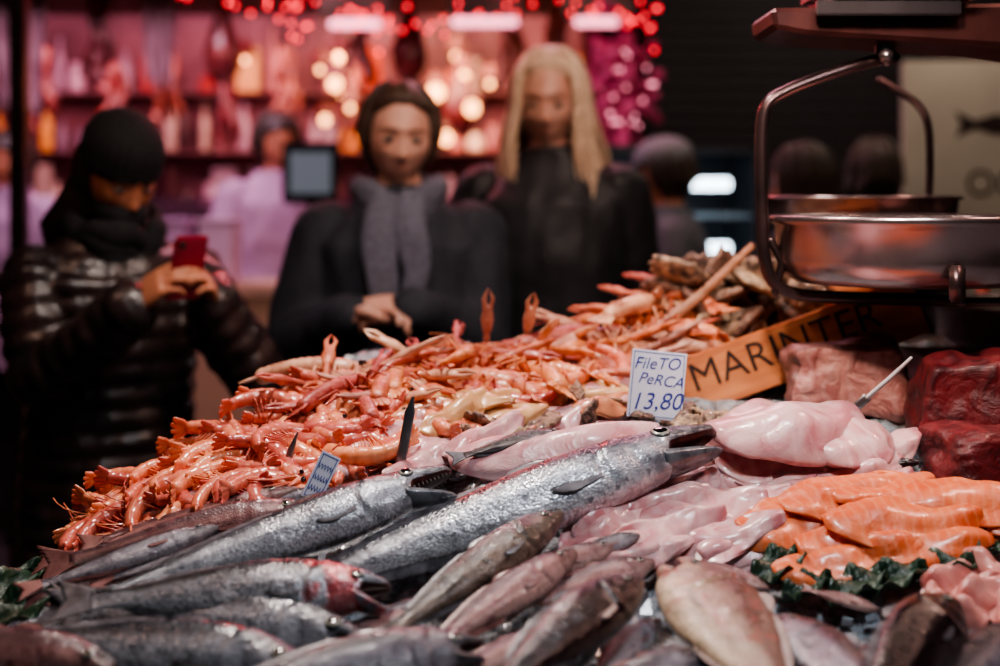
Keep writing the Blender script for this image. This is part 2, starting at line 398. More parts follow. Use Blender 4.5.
putfish('gurnard','small pinkish grey fish on ice',(655,562),(520,606),.035,26,BASS,pinkf,finR,eye=.022,hs=.95)
putfish('gurnard','pink grey fish lying beside the pale bream',(712,656),(565,706),.05,30,BASS,greyf,finR,eye=.022,hs=1.05)
putfish('gurnard','dusky pink fish in the front row',(120,668),(-120,644),.045,35,BASS,pinkf,finR,eye=.022,hs=.95)
putfish('sea_bream','yellowish pale bream with reddish blotches',(676,562),(790,712),.065,6,BASS,palef,finP,eye=.024,hs=1.6,ws=.95,lt=.055,openm=.25)
putfish('sea_bream','grey bream with dark back and pale belly',(776,618),(900,716),.06,8,BASS,greyf,finD,eye=.024,hs=1.4,ws=.95,openm=.25)
putfish('sea_bream','black bream with glossy skin',(954,602),(868,708),.075,28,BASS,darkf,finD,eye=.022,hs=1.25,ws=1.1)
putfish('sea_bream','pale grey bream next to pink roe',(1030,632),(930,710),.045,30,BASS,greyf,finD,eye=.022,hs=1.2,ws=1.0)
putfish('sea_bream','small dark bream in the front row',(850,690),(720,714),.05,25,BASS,darkf,finD,eye=.022,hs=1.2,ws=.9)
putfish('mackerel','small dark fish on pile of fillets',(566,432),(462,456),.055,26,BASS,darkf,finD,eye=.02,hs=.85)
putfish('black_scabbard','slim dark fish head at edge of fillets',(920,462),(820,470),.03,40,HAKE,darkf,finD,eye=.02)
k=0
for nose,tail,lf in [((300,490),(100,540),.03),((316,506),(70,560),.04),((330,524),(110,576),.035),((230,494),(84,534),.03),((270,504),(56,552),.035),
                     ((220,528),(40,588),.04),((350,504),(190,540),.03),((180,552),(40,598),.03),((330,488),(200,520),.025),((250,548),(110,590),.03),((190,508),(90,540),.02),((150,530),(60,570),.025),((165,580),(60,608),.02)]:
    k+=1
    putfish('red_mullet','slender pinkish mullet in a loose heap',nose,tail,lf,20+random.uniform(-15,20),HAKE if k%2 else BASS,pinkf if k%3 else greyf,finR,eye=.02,hs=1.0 if k%2 else .75,group='small pink fish on ice',bend=random.uniform(-.1,.1),NS=54,MS=26)
for nose,tail,mt,r in [((615,545),(500,588),pinkf,30),((648,594),(560,640),greyf,30),((600,606),(505,655),pinkf,25),((660,620),(590,680),greyf,30),((560,632),(440,680),pinkf,20),((640,535),(560,560),greyf,20),((600,640),(500,700),darkf,15),((420,610),(330,640),pinkf,20),((450,600),(350,625),greyf,20),((770,590),(700,560),pinkf,20),((900,640),(830,690),greyf,20),((760,650),(690,700),greyf,20),((800,640),(740,600),greyf,20),((880,610),(810,590),pinkf,20)]:
    putfish('whiting','small whiting half hidden in the heap',nose,tail,.038,r,BASS,mt,finR,eye=.02,hs=.9,group='small whiting in the heap',NS=54,MS=26)

# ------------------------------------------------------------------ fillets
def fillet(name,label,cat,p,yaw,L,Wd,T,m,seed=0,pitch=0,roll=0,bend=.2,wav=.25,group=None,blunt=0,fold=.5,hf=.12):
    R=[];n=40;ms=32; rs=random.Random(seed)
    o1=rs.uniform(0,50)
    for i in range(n+1):
        t=i/n; e=max(.02,math.sin(math.pi*(t*.96+.02)))**(.5-.2*blunt)*(1-.35*t*(1-blunt))
        r=[]
        for j in range(ms):
            a=2*math.pi*j/ms; c=math.cos(a); s=math.sin(a)
            nz=1+wav*mnoise.noise(V((t*3.2+o1,c*1.3,s*1.3)))*1.6+wav*hf*mnoise.noise(V((t*11+o1,c*3,s*3)))
            y=math.copysign(abs(c)**.85,c)*Wd/2*e*nz; z=s*T/2*e*nz*(1.0 if s>0 else .5)*(1-.5*abs(c)**2)
            z+= T*fold*mnoise.noise(V((t*2.5+o1,y/Wd*2,7)))+T*fold*hf*mnoise.noise(V((t*7+o1,y/Wd*6,3)))
            y+= bend*L*(t-.5)**2
            r.append(V(((t-.5)*L,y,z)))
        R.append(r)
    v,f=rings(R)
    M=Matrix.Translation(V(p))@Matrix.Rotation(.33 if p[1]<1.65 else .12,4,'X')@Matrix.Rotation(yaw,4,'Z')@Matrix.Rotation(pitch,4,'Y')@Matrix.Rotation(roll,4,'X')
    o=mk(name,v,f,m,mw=M); tag(o,label,cat,group); return o
pinkfl=flesh_mat('pale_pink_flesh',(.74,.45,.45),(.52,.19,.21),line=(.78,.6,.58),ls=14,sss=.2,ldist=8)
pinkfl2=flesh_mat('rosy_flesh',(.74,.48,.48),(.54,.21,.23),sss=.2)
salmon=flesh_mat('salmon_flesh',(.82,.21,.08),(.68,.12,.04),line=(.88,.38,.22),ls=26,sss=.12,ldist=5,lf=.3,rough=.38,coat=.25)
orangefl=flesh_mat('orange_flesh',(.72,.32,.17),(.58,.17,.09),sss=.2)
redfl=flesh_mat('red_tuna_flesh',(.13,.007,.010),(.05,.003,.006),line=(.2,.03,.03),ls=8,sss=0,ldist=9,lf=.35,rough=.55,coat=.06,bump=.9,ns=30.)
palefl=flesh_mat('swordfish_flesh',(.46,.2,.17),(.28,.09,.08),line=(.5,.28,.25),ls=9,sss=.1,ldist=12,lf=.35,ns=34.,rough=.5,coat=.1,bump=1.0)
rind=mat('fish_skin_rind',(.10,.045,.04),(.2,.08,.07),rough=.45,coat=.1,scale=30)
roe=flesh_mat('roe_flesh',(.72,.36,.32),(.56,.18,.16),sss=.3)
yel=flesh_mat('yellow_flesh',(.72,.42,.2),(.54,.26,.12),sss=.2)
fillet('fish_fillet','long glossy pink fillet draped over the heap','fish fillet',hit(558,452,.045),math.radians(10),.26,.085,.036,pinkfl2,3,pitch=-.08,roll=.3,wav=.15,fold=.35)
R_=random.Random(5)
for (px,py) in [(610,500),(640,478),(660,510),(700,470),(690,498),(730,515),(745,482),(780,470),(775,505),(815,490),(830,468),(720,540),(860,478),(670,535),(800,458),(610,525),(850,500),(880,462),(700,520),(760,458),(590,485),(640,550),(760,535),(650,495),(715,490),(740,500),(800,480),(680,482),(840,482),(625,512),(705,508),(755,495)]:
    fillet('cuttlefish_fillet','pale pink glossy cuttlefish flesh with whitish streaks','fish fillet',hit(px,py,R_.uniform(.01,.028)),R_.uniform(-.1,.8),R_.uniform(.11,.17),R_.uniform(.045,.075),R_.uniform(.015,.021),R_.choice([pinkfl,pinkfl,pinkfl2]),R_.randint(0,999),roll=R_.uniform(.1,.55),pitch=R_.uniform(-.25,.1),wav=.3,fold=.9,group='pale pink cuttlefish fillets')
for (px,py,yw,L,w,lf) in [(800,532,.15,.16,.075,.02),(880,550,.05,.18,.08,.022),(955,500,-.12,.19,.08,.045),(850,500,.25,.17,.075,.035),(970,530,-.1,.18,.08,.02),(842,568,.2,.15,.065,.015),(905,522,.1,.18,.08,.040),(995,512,-.2,.15,.075,.035),(885,490,.35,.14,.06,.04),(780,515,.5,.11,.055,.028),(930,546,.15,.15,.06,.028)]:
    fillet('salmon_fillet','bright orange salmon fillet with pale fat lines','fish fillet',hit(px,py,lf),yw,L,w,.026,salmon,int(px),roll=.3,wav=.18,group='orange salmon fillets',bend=.12,fold=.5,blunt=.25)
for i,(px,py) in enumerate([(955,580),(985,568),(940,600),(990,595),(965,612),(1005,580),(1010,605)]):
    fillet('fish_roe','plump pale pink fish roe sac','fish roe',hit(px,py,.02),R_.uniform(0,2),.085,.045,.034,roe,i+50,group='pink roe sacs',blunt=.3)
for i,(px,py,m) in enumerate([(420,412,orangefl),(465,400,yel),(520,398,yel),(440,425,pinkfl),(390,412,orangefl),(560,398,orangefl),(600,392,yel),(500,418,yel),(450,445,pinkfl2),(390,440,pinkfl),(545,410,pinkfl),(490,440,pinkfl2),(600,418,pinkfl2),(620,405,orangefl),(430,460,pinkfl),(365,455,pinkfl2),(530,462,pinkfl),(600,455,pinkfl2),(440,392,yel),(480,385,orangefl),(540,380,orangefl),(620,385,pinkfl2),(580,380,yel),(510,388,orangefl),(460,415,yel),(570,425,pinkfl)]):
    fillet('fish_fillet','small orange and pink fillet in a mixed pile','fish fillet',hit(px,py,R_.uniform(.012,.03)),R_.uniform(-.4,1),.14,.055,.022,m,i+90,roll=R_.uniform(0,.6),fold=.7,group='mixed orange and pink fillets')
def chunk(name,label,cat,c,s,yaw,mats,seed,tilt=0,p_=7,rg=.06):
    bm=bmesh.new(); bmesh.ops.create_cube(bm,size=1); bmesh.ops.subdivide_edges(bm,edges=bm.edges[:],cuts=22,use_grid_fill=True)
    vs=[]
    bm.verts.index_update()
    for v in bm.verts:
        p=v.co.copy(); q=V((p.x*2,p.y*2,p.z*2)); l=(abs(q.x)**p_+abs(q.y)**p_+abs(q.z)**p_)**(1/p_); q=q/l
        n=1+.26*mnoise.noise(q*1.0+V((seed,0,0)))+rg*mnoise.noise(q*3.5+V((0,seed,0)))+rg*.4*mnoise.noise(V((q.x*3,q.y*3,q.z*14)))
        q.z*= (1+.15*q.x); vs.append(V((q.x*s[0]/2,q.y*s[1]/2,q.z*s[2]/2))*n)
    f=[tuple(x.index for x in q.verts) for q in bm.faces]
    fm=[]
    for q in bm.faces:
        cc=q.calc_center_median(); fm.append(1 if cc.z>.46 or cc.x<-.46 else 0)
    bm.free()
    M=Matrix.Translation(c)@Matrix.Rotation(yaw,4,'Z')@Matrix.Rotation(tilt,4,'Y')
    o=mk(name,vs,f,mats,fm=fm,mw=M); tag(o,label,cat); return o
chunk('swordfish_loin','pale pink block of swordfish with dark rind','fish',W(845,376,1.76),(.155,.10,.10),-.2,[palefl,rind],3)
chunk('tuna_loin','deep red block of raw tuna','fish',W(976,460,1.52),(.115,.12,.085),.15,[redfl,redfl],9,p_=7,rg=.05)
chunk('tuna_loin','tall dark red tuna block stacked on another','fish',W(968,404,1.60),(.13,.12,.125),-.25,[redfl,redfl],12,tilt=.08,p_=7,rg=.05)
fillet('monkfish_tail','thick glossy pink monkfish piece beside the tuna','fish',hit(788,436,.05),.15,.2,.14,.085,pinkfl2,41,wav=.15,blunt=.9,fold=.25)
fillet('monkfish_tail','smaller pale pink monkfish piece','fish',hit(850,446,.045),.5,.12,.1,.055,pinkfl,44,wav=.15,blunt=.6,fold=.3)

# ------------------------------------------------------------------ prawns
prm=mat('prawn_shell',(.82,.26,.16),(.62,.125,.065),scale=70,rough=.3,coat=.5,sss=.15,rnd=.3)
lgm=mat('langoustine_shell',(.72,.22,.12),(.46,.09,.045),scale=50,rough=.35,coat=.4,rnd=.35,bump=.3,bscale=150)
lgm2=mat('crab_shell_pale',(.72,.38,.25),(.48,.19,.12),scale=50,rough=.4,coat=.3,rnd=.35)
blk=mat('bead_black',(.01,.01,.012),rough=.1,coat=1)
def prawn_geo(seed):
    r=random.Random(seed); g=G(); arc=math.radians(r.uniform(60,130)); Rr=r.uniform(.030,.045)
    n=44; pts=[];rad=[]
    for i in range(n):
        t=i/(n-1); a=arc*t**.9
        pts.append((Rr*math.sin(a)*(1+.2*t)-.01,Rr*(1-math.cos(a)),.002*math.sin(a*2)))
        base=.0104*(1-.5*t) if t>.05 else .0075
        seg=(t*7)%1; base*=1+(.14*(1-seg) if t>.3 else .05*math.sin(t*10))
        rad.append((base*1.1,base))
    g.add(tube(pts,rad,10))
    head=V(pts[0]); d=(V(pts[0])-V(pts[2])).normalized()
    g.add(tube([head,head+d*.012+V((0,-.002,.0)),head+d*.026+V((0,-.007,0))],[.006,.003,.0006],8))
    tl=V(pts[-1]); dt=(tl-V(pts[-3])).normalized(); sd=dt.cross(V((0,0,1)))
    for q in (-.6,-.2,.2,.6):
        dd=(dt+V((0,0,1))*q).normalized(); g.add(tube([tl,tl+dd*.010,tl+dd*.018],[(.0012,.002),(.0015,.004),(.0008,.002)],8,ref=sd))
    for q in (-1,1):
        g.add(ellips(head+d*.004+V((0,-.002,q*.007)),(.0028,)*3,8,6),mi=1)
        p=head+d*.006; ant=[p]; dr=(d+V((r.uniform(-.3,.3),-.3,q*.1))).normalized()
        for i in range(6): p=p+dr*.008; dr=(dr+V((r.uniform(-.2,.2),r.uniform(.1,.5),r.uniform(-.05,.05)))).normalized(); ant.append(p)
        g.add(tube(ant,[.0009]*2+[.0006]*5,5,roundcap=False))
    for i in range(5,34,3):
        p=V(pts[i]); c=V((-.01,Rr,0)); dr=(c-p).normalized()
        for q in (-1,1):
            g.add(tube([p+V((0,0,q*.004)),p+dr*.013+V((r.uniform(-.004,.004),0,q*.003)),p+dr*.021+V((-.01,0,q*.002))],[.0014,.0010,.0005],5,roundcap=False))
    return g
PR=[mkG('prawn',prawn_geo(i),[prm,blk]) for i in range(6)]
def quadpt(q,r):
    u,v=r.random(),r.random(); a=[q[0][i]*(1-u)+q[1][i]*u for i in (0,1)]; b=[q[3][i]*(1-u)+q[2][i]*u for i in (0,1)]
    return [a[i]*(1-v)+b[i]*v for i in (0,1)]
rp=random.Random(21); used=0
areas=[([(320,402),(480,384),(470,430),(290,445)],68),([(240,438),(350,402),(370,460),(190,475)],84),([(150,482),(250,448),(330,475),(110,528)],92),([(92,522),(180,490),(240,500),(84,545)],26),([(480,378),(650,360),(660,385),(480,400)],20)]
for q,cnt in areas:
    for i in range(cnt):
        px,py=quadpt(q,rp); p=hit(px,py,rp.uniform(.006,.022))
        if not inside(p.x-.03,p.y): continue
        M=Matrix.Translation(p)@Matrix.Rotation(.25,4,'X')@Matrix.Rotation(rp.uniform(0,6.28),4,'Z')@Matrix.Rotation(rp.uniform(-.3,.3),4,'X')@Matrix.Rotation(rp.uniform(-.2,.2),4,'Y')@Matrix.Scale(rp.uniform(1.1,1.45),4)
        if used<6: o=PR[used]; o.matrix_world=M
        else: o=PR[used%6].copy(); COL.objects.link(o); o.matrix_world=M
        tag(o,'curled red-orange prawn in a heap','prawn','heap of orange prawns'); used+=1
# ------------------------------------------------------------------ langoustines
def lang(seed,m):
    r=random.Random(seed); g=G(); n=40; pts=[];rad=[]
    for i in range(n):
        t=i/(n-1); pts.append((-t*.13,0,.012*math.sin(t*2.6))); b=(.015 if t<.42 else .014*(1-.45*(t-.42)))*(1-.5*max(0,.12-t)/.12)
        if t>.42: b*=1+.1*(1-((t*12)%1))
        rad.append((b,b*1.15))
    g.add(tube(pts,rad,12,ref=(0,0,1)))
    g.add(tube([(0,0,.004),(.02,0,.008)],[.005,.001],6))
    for q in (-1,-.5,0,.5,1): g.add(tube([(-.13,0,.008),(-.145,q*.014,.004),(-.158,q*.02,0)],[(.002,.004),(.0015,.007),(.001,.004)],8,ref=(0,0,1)))
    for sgn in (-1,1):
        for kx in range(4):
            x=-.012-kx*.012; g.add(tube([(x,sgn*.012,0),(x+.014*(1-kx),sgn*.040,.012),(x+.022*(1-kx),sgn*.062,-.008)],[.0028,.0022,.0008],6))
        p=V((.004,sgn*.006,.006)); dr=V((.8,sgn*.7,.1)).normalized(); a=[p]
        for i in range(6): p=p+dr*.014; dr=(dr+V((r.uniform(-.4,-.1),sgn*.06,r.uniform(-.2,.02)))).normalized(); a.append(p)
        g.add(tube(a,[.0012]+[.0009]*5+[.0005],5)); g.add(ellips((.004,sgn*.009,.012),(.0045,.0045,.0045),8,6),mi=1)
    o=mkG('langoustine',g,[m,blk])
    for sgn in (-1,1):
        c=G(); sh=V((-.006,sgn*.012,0)); el=V((.026,sgn*r.uniform(.03,.045),r.uniform(.0,.01))); ca=V((.052,sgn*.036,r.uniform(.0,.012)))
        c.add(tube([sh,el,ca],[.0045,.0055,.0055],8)); d=(ca-el).normalized(); s=V((0,sgn,0))
        c.add(tube([ca,ca+d*.02,ca+d*.040],[(.006,.008),(.008,.0115),(.005,.008)],10,ref=(0,0,1)))
        c.add(tube([ca+d*.036+s*.004,ca+d*.056+s*.007,ca+d*.074+s*.001],[.005,.004,.0008],8))
        c.add(tube([ca+d*.036-s*.004,ca+d*.056-s*.008,ca+d*.071-s*.002],[.0045,.0034,.0008],8))
        mkG('claw',c,[m],parent=o)
    return o
LG=[lang(1,lgm),lang(2,lgm),lang(3,lgm2),lang(4,lgm)]; used=0
rl=random.Random(4)
spots=[(345,388,.45,.03),(368,384,.15,.03),(385,392,0,.02),(412,382,.1,.02),(440,376,0,.02),(470,368,.1,.03),(503,356,.9,.02),(520,366,0,.02),(550,360,.1,.03),(580,354,.1,.03),(610,348,0,.04),(636,338,.15,.05),(650,325,.1,.06),(430,388,.1,.01),(398,396,0,.02),(350,398,.1,.02),(560,370,.1,.02),(600,365,.1,.02),(630,356,.1,.03),(535,358,.1,.03),(480,380,.1,.02),(650,350,.1,.03),(628,338,.15,.05),(330,396,.1,.02),(585,348,.1,.04),(455,366,.1,.03),(645,312,.15,.07),(530,376,.0,.02),(505,374,.0,.02),(600,378,0,.02),(425,374,.1,.02),(658,340,.15,.04),(575,385,.1,.02),(656,292,.15,.09),(620,362,0,.03),(490,368,.1,.03),(372,392,.1,.02),(660,362,0,.02),(665,305,.1,.08),(640,325,.1,.06),(390,380,.1,.03),(450,380,.1,.02),(545,345,.2,.04),(400,372,.1,.03),(470,352,.1,.04),(600,336,.1,.05),(360,372,.1,.03)]
for px,py,up,lf in spots:
    p=hit(px,py,lf)
    M=Matrix.Translation(p)@Matrix.Rotation(rl.uniform(0,6.28),4,'Z')@Matrix.Rotation(-up,4,'Y')@Matrix.Rotation(rl.uniform(-.6,.6)*(up<.4),4,'X')@Matrix.Scale(rl.uniform(.85,1.1),4)
    if used<4: o=LG[used]; o.matrix_world=M
    else: o=copytree(LG[used%4],M)
    tag(o,'orange-red langoustine with raised claws on a pile' if up>.4 else 'orange-red langoustine lying on a pile','langoustine','pile of langoustines'); used+=1
# ------------------------------------------------------------------ shells
shm=mat('oyster_shell',(.05,.03,.024),(.42,.25,.17),scale=60,rough=.5,coat=.25,bump=.8,bscale=90,rnd=.4)
def shell(seed):
    R=[];n=22;ms=26
    for i in range(n+1):
        th=math.pi*(i+.001)/n if i<n else math.pi*.999
        rr=[]
        for j in range(ms):
            ph=2*math.pi*j/ms; k=1+.09*math.cos(ph*11)*math.sin(th)+.25*mnoise.noise(V((math.cos(ph)*1.5+seed,math.sin(ph)*1.5,i*.12)))
            lay_=1+.05*((i*.5)%1)
            rr.append(V((.045*math.sin(th)*math.cos(ph)*k*lay_*(1.2 if math.cos(ph)>0 else .9),.036*math.sin(th)*math.sin(ph)*k*lay_,.013*-math.cos(th)*k)))
        R.append(rr)
    return mk('oyster',*rings(R),shm)
SH=[shell(i*3.1) for i in range(4)]; used=0; rs=random.Random(8)
sl=[(rs.uniform(672,805),rs.uniform(268,350),rs.uniform(1.98,2.14)) for i in range(64)]
sl=[s for s in sl if s[1]>266+abs(s[0]-735)*.15 and s[1]< 368-(s[0]-665)*.36]
for px,py,Y in sl+[(500,432,0),(520,440,0),(470,440,0),(590,418,0),(610,405,0),(640,400,0),(690,425,0),(575,402,0),(480,425,0),(640,415,0),(700,415,0),(720,424,0),(680,412,0),(540,425,0),(705,428,0),(735,418,0)]:
    if Y: p=W(px,py,Y); p.z=max(p.z,H(p.x,p.y)+.012)
    else: p=hit(px,py,.02)
    M=Matrix.Translation(p)@Matrix.Rotation(rs.uniform(0,6.28),4,'Z')@Matrix.Rotation(rs.uniform(-1.3,1.3),4,'Y')@Matrix.Rotation(rs.uniform(-.8,.8),4,'X')@Matrix.Scale(rs.uniform(.9,1.2) if Y else rs.uniform(.45,.6),4)
    if used<4: o=SH[used]; o.matrix_world=M
    else: o=SH[used%4].copy(); COL.objects.link(o); o.matrix_world=M
    tag(o,'rough dark brown oyster shell in a crate pile' if Y else 'small brown shell among the fillets','oyster','pile of oysters' if Y else 'shells among fillets'); used+=1
# ------------------------------------------------------------------ leaves
leafm=mat('leaf_green',(.006,.025,.010),(.015,.055,.025),scale=30,rough=.45,coat=.15,bump=.4,bscale=60)
def leaf(p,yaw,L,w,roll,pitch=-.3):
    v=[];f=[];n=16;m=8
    for i in range(n+1):
        t=i/n; e=math.sin(math.pi*min(.99,t*.95+.04))**.7
        for j in range(m+1):
            q=j/m*2-1; v.append(((t-.5)*L,q*w/2*e,.25*w*abs(q)**1.5+.008*math.sin(t*16+q*5)*abs(q)+.08*L*math.sin(t*3)))
    for i in range(n):
        for j in range(m): a=i*(m+1)+j; f.append((a,a+1,a+m+2,a+m+1))
    M=Matrix.Translation(p)@Matrix.Rotation(yaw,4,'Z')@Matrix.Rotation(pitch,4,'Y')@Matrix.Rotation(roll,4,'X')
    o=mk('lettuce_leaf',v,f,leafm,mw=M); tag(o,'dark green garnish leaf tucked under the fish','leaf','green garnish leaves')
    s=o.modifiers.new('t','SOLIDIFY'); s.thickness=.0015
for px,py,yw,L,w,r in [(780,572,.5,.08,.04,.3),(985,552,.2,.09,.045,.4),(935,578,-.3,.09,.04,.3),(965,568,.8,.08,.04,-.2),(890,588,.1,.09,.04,.3),(860,592,.4,.08,.04,.2),(8,600,1.2,.12,.05,.4),(20,618,.6,.1,.05,.4),(12,580,1.7,.1,.05,.1),(740,424,.4,.05,.02,.4),(808,592,.2,.06,.03,.3)]:
    leaf(hit(px,py,.008),yw,L,w,r)
# ------------------------------------------------------------------ ice bed and counter
icem=mat('crushed_ice',(.16,.18,.2),(.42,.46,.5),scale=60,rough=.25,bump=.9,bscale=140,sss=.2,coat=.4)
def edged(x,y):
    d=9
    for i in range(len(poly)):
        a=V(poly[i-1]);b=V(poly[i]);p=V((x,y)); t=max(0,min(1,(p-a).dot(b-a)/(b-a).length_squared)); d=min(d,(p-(a+(b-a)*t)).length)
    return d
st=.012; xs=np.arange(-.68,1.27,st); ys=np.arange(.8,2.43,st); idx={};v=[];f=[]
for i,x in enumerate(xs):
    for j,y in enumerate(ys):
        if inside(x,y):
            e=min(1,edged(x,y)/.08); z=H(x,y)-.02+.012*mnoise.noise(V((x*30,y*30,0)))+.008*mnoise.noise(V((x*80,y*80,4)))
            z=max(.895,z)-(max(.895,z)-.89)*(1-e)**2
            idx[i,j]=len(v); v.append((x,y,z))
for (i,j) in list(idx):
    q=[(i,j),(i+1,j),(i+1,j+1),(i,j+1)]
    if all(t in idx for t in q): f.append(tuple(idx[t] for t in q))
o=mk('crushed_ice_bed',v,f,icem,smooth=False); tag(o,'bed of crushed ice spread over the fish counter','ice',kind='stuff')
g=G(); ri=random.Random(3)
for i in range(500):
    x=ri.uniform(-.55,.7); y=ri.uniform(.95,1.6)
    if not inside(x,y) or edged(x,y)<.05: continue
    s=ri.uniform(.003,.007); M=Matrix.Translation((x,y,H(x,y)+ri.uniform(-.012,.002)))@Matrix.Rotation(ri.uniform(0,3),4,'X')@Matrix.Rotation(ri.uniform(0,3),4,'Z')
    g.add(box((0,0,0),(s*2,s*1.4,s*1.2)),M)
o=mkG('crushed_ice_chips',g,[mat('ice_chips',(.65,.7,.78),rough=.12,trans=.6,coat=.5)],smooth=False); tag(o,'loose chips of crushed ice between the fish','ice',kind='stuff')
steel=mat('brushed_steel',(.32,.31,.32),(.42,.4,.4),scale=8,rough=.3,metal=.9)
def prism(poly,z0,z1):
    n=len(poly); v=[(x,y,z0) for x,y in poly]+[(x,y,z1) for x,y in poly]
    f=[tuple(range(n)),tuple(range(2*n-1,n-1,-1))]+[(i,i+n,(i+1)%n+n,(i+1)%n) for i in range(n)]
    return v,f
cn=empty('fish_counter',(.3,1.6,0)); tag(cn,'steel market fish counter with sloping display top','counter')
def off(k): 
    c=V((.3,1.6)); return [tuple((V(p)-c)*k) for p in poly]
for nm,pl,z0,z1,m in (('display_tray',off(1.03),.85,.885,steel),('counter_body',off(.97),.08,.85,mat('counter_panel',(.1,.1,.11),(.14,.13,.13),rough=.4,metal=.5)),('plinth',off(.92),0,.08,steel)):
    mk(nm,*prism(pl,z0,z1),m,smooth=False,parent=cn)

# ------------------------------------------------------------------ crate with sign
wood=mat('crate_wood',(.70,.26,.10),(.52,.16,.06),scale=10,rough=.6,stretch=(1,8,8),bump=.2)
ink=mat('dark_ink',(.03,.014,.012),rough=.6)
cr=empty('wooden_crate'); tag(cr,'orange-brown wooden seafood crate with dark stencilled lettering','crate')
Mc=Matrix.Translation(W(800,347,1.84))@Matrix.Rotation(-.10,4,'Z')@Matrix.Rotation(-math.radians(20.5),4,'Y'); cr.matrix_world=Mc
def part(nm,vf,m,pa,smooth=False): return mk(nm,*vf,m,smooth=smooth,parent=pa)
part('front_board',box((0,0,0),(.365,.012,.084),.002),wood,cr)
part('back_board',box((0,.24,0),(.365,.012,.084),.002),wood,cr)
for sx in (-1,1): part('end_board',box((sx*.1765,.12,0),(.012,.228,.084),.002),wood,cr)
part('bottom_board',box((0,.12,-.038),(.341,.228,.008),.001),wood,cr)
text('lettering','MARINTER',.061,Matrix.Translation((-.022,-.0068,.008))@Matrix.Rotation(math.pi/2,4,'X'),ink,cr,bold=-.0003)
woodl=mat('pale_wood',(.42,.2,.12),(.3,.13,.07),scale=10,rough=.5,stretch=(1,8,8))
o=mkG('wooden_stick',G().add(tube([W(672,318,1.94),W(700,296,1.96),W(752,246,2.0)],[(.004,.009),(.004,.008),(.004,.006)],10,ref=(0,1,0))),[woodl]); tag(o,'flat wooden stick leaning on the oysters','stick')
# ------------------------------------------------------------------ price cards and knives
white=mat('card_white',(.78,.8,.93),rough=.35); blue=mat('ink_blue',(.02,.04,.3),rough=.5)
def card(lines,ctr,w,h,yaw,tilt,label,roll=0,spike=.06,scr=False):
    e=empty('price_card'); tag(e,label,'price tag')
    e.matrix_world=Matrix.Translation(ctr)@Matrix.Rotation(yaw,4,'Z')@Matrix.Rotation(tilt,4,'X')@Matrix.Rotation(roll,4,'Y')
    part('card',box((0,0,0),(w,.0015,h),.0004),white,e)
    part('card_border',(lambda g:(g.v,g.f))(G().add(box((0,-.001,h/2-.003),(w-.004,.0006,.0008))).add(box((0,-.001,-h/2+.003),(w-.004,.0006,.0008))).add(box((w/2-.003,-.001,0),(.0008,.0006,h-.005))).add(box((-w/2+.003,-.001,0),(.0008,.0006,h-.005)))),blue,e)
    for s,sz,x,z,ro in lines: text('handwriting',s,sz,Matrix.Translation((x,-.0013,z))@Matrix.Rotation(math.pi/2,4,'X')@Matrix.Rotation(ro,4,'Z'),blue,e,ext=.0003,shear=.3,bold=-.0002)
    if scr:
        g=G()
        for zz in (.012,-.002,-.015): g.add(tube([(w*.35*(q/14*2-1),-.0012,zz+.004*math.sin(q*2.1+zz*200)) for q in range(15)],.0005,5))
        mkG('handwriting',g,[blue],parent=e)
    part('spike',tube([(0,.002,0),(0,.002,-h/2-spike)],[.0018,.0012],8),steel,e)
card([('FileTO',.022,-.003,.027,.06),('PeRCA',.0205,.004,.006,-.04),('13,80',.031,0,-.022,.08)],W(657,385,1.63),.073,.088,.12,-.12,'white price card reading fileto perca 13,80 in blue handwriting',roll=.12)
card([],W(321,477,1.44),.024,.056,.35,-.15,'small white price card with scribbled blue handwriting',roll=.5,scr=True)
card([],W(364,468,1.5),.012,.03,.9,-.1,'small white price card seen edge on')
card([],W(448,412,1.7),.022,.036,.6,-.15,'small tilted white price card among fillets',roll=-.3,scr=True)
for pts,w,Y in (([(399,470),(405,440),(410,412),(413,397)],.0065,1.5),([(281,490),(284,478),(291,450),(298,432)],.0045,1.5),([(335,455),(352,438),(366,430)],.004,1.6)):
    P=[W(a,b,Y) for a,b in pts]; o=mkG('metal_skewer',G().add(tube(P,[(.0012,w)]*(len(P)-1)+[(.0006,w*.2)],10,ref=(0,1,0))),[steel]); tag(o,'flat pointed steel skewer stuck upright in the seafood','skewer')
kn=empty('fish_knife'); tag(kn,'slim knife with pale handle stuck in monkfish','knife')
q=mkG('blade',G().add(tube([W(845,415,1.63),W(855,408,1.63),W(868,397,1.62)],[(.001,.002),(.001,.006),(.001,.006)],8,ref=(0,1,0))),[steel]); q.parent=kn
q=mkG('handle',G().add(tube([W(868,397,1.62),W(890,378,1.6),W(911,358,1.58)],[(.003,.004),(.003,.004),(.002,.002)],10)),[mat('pale_handle',(.6,.55,.57),rough=.4)]); q.parent=kn

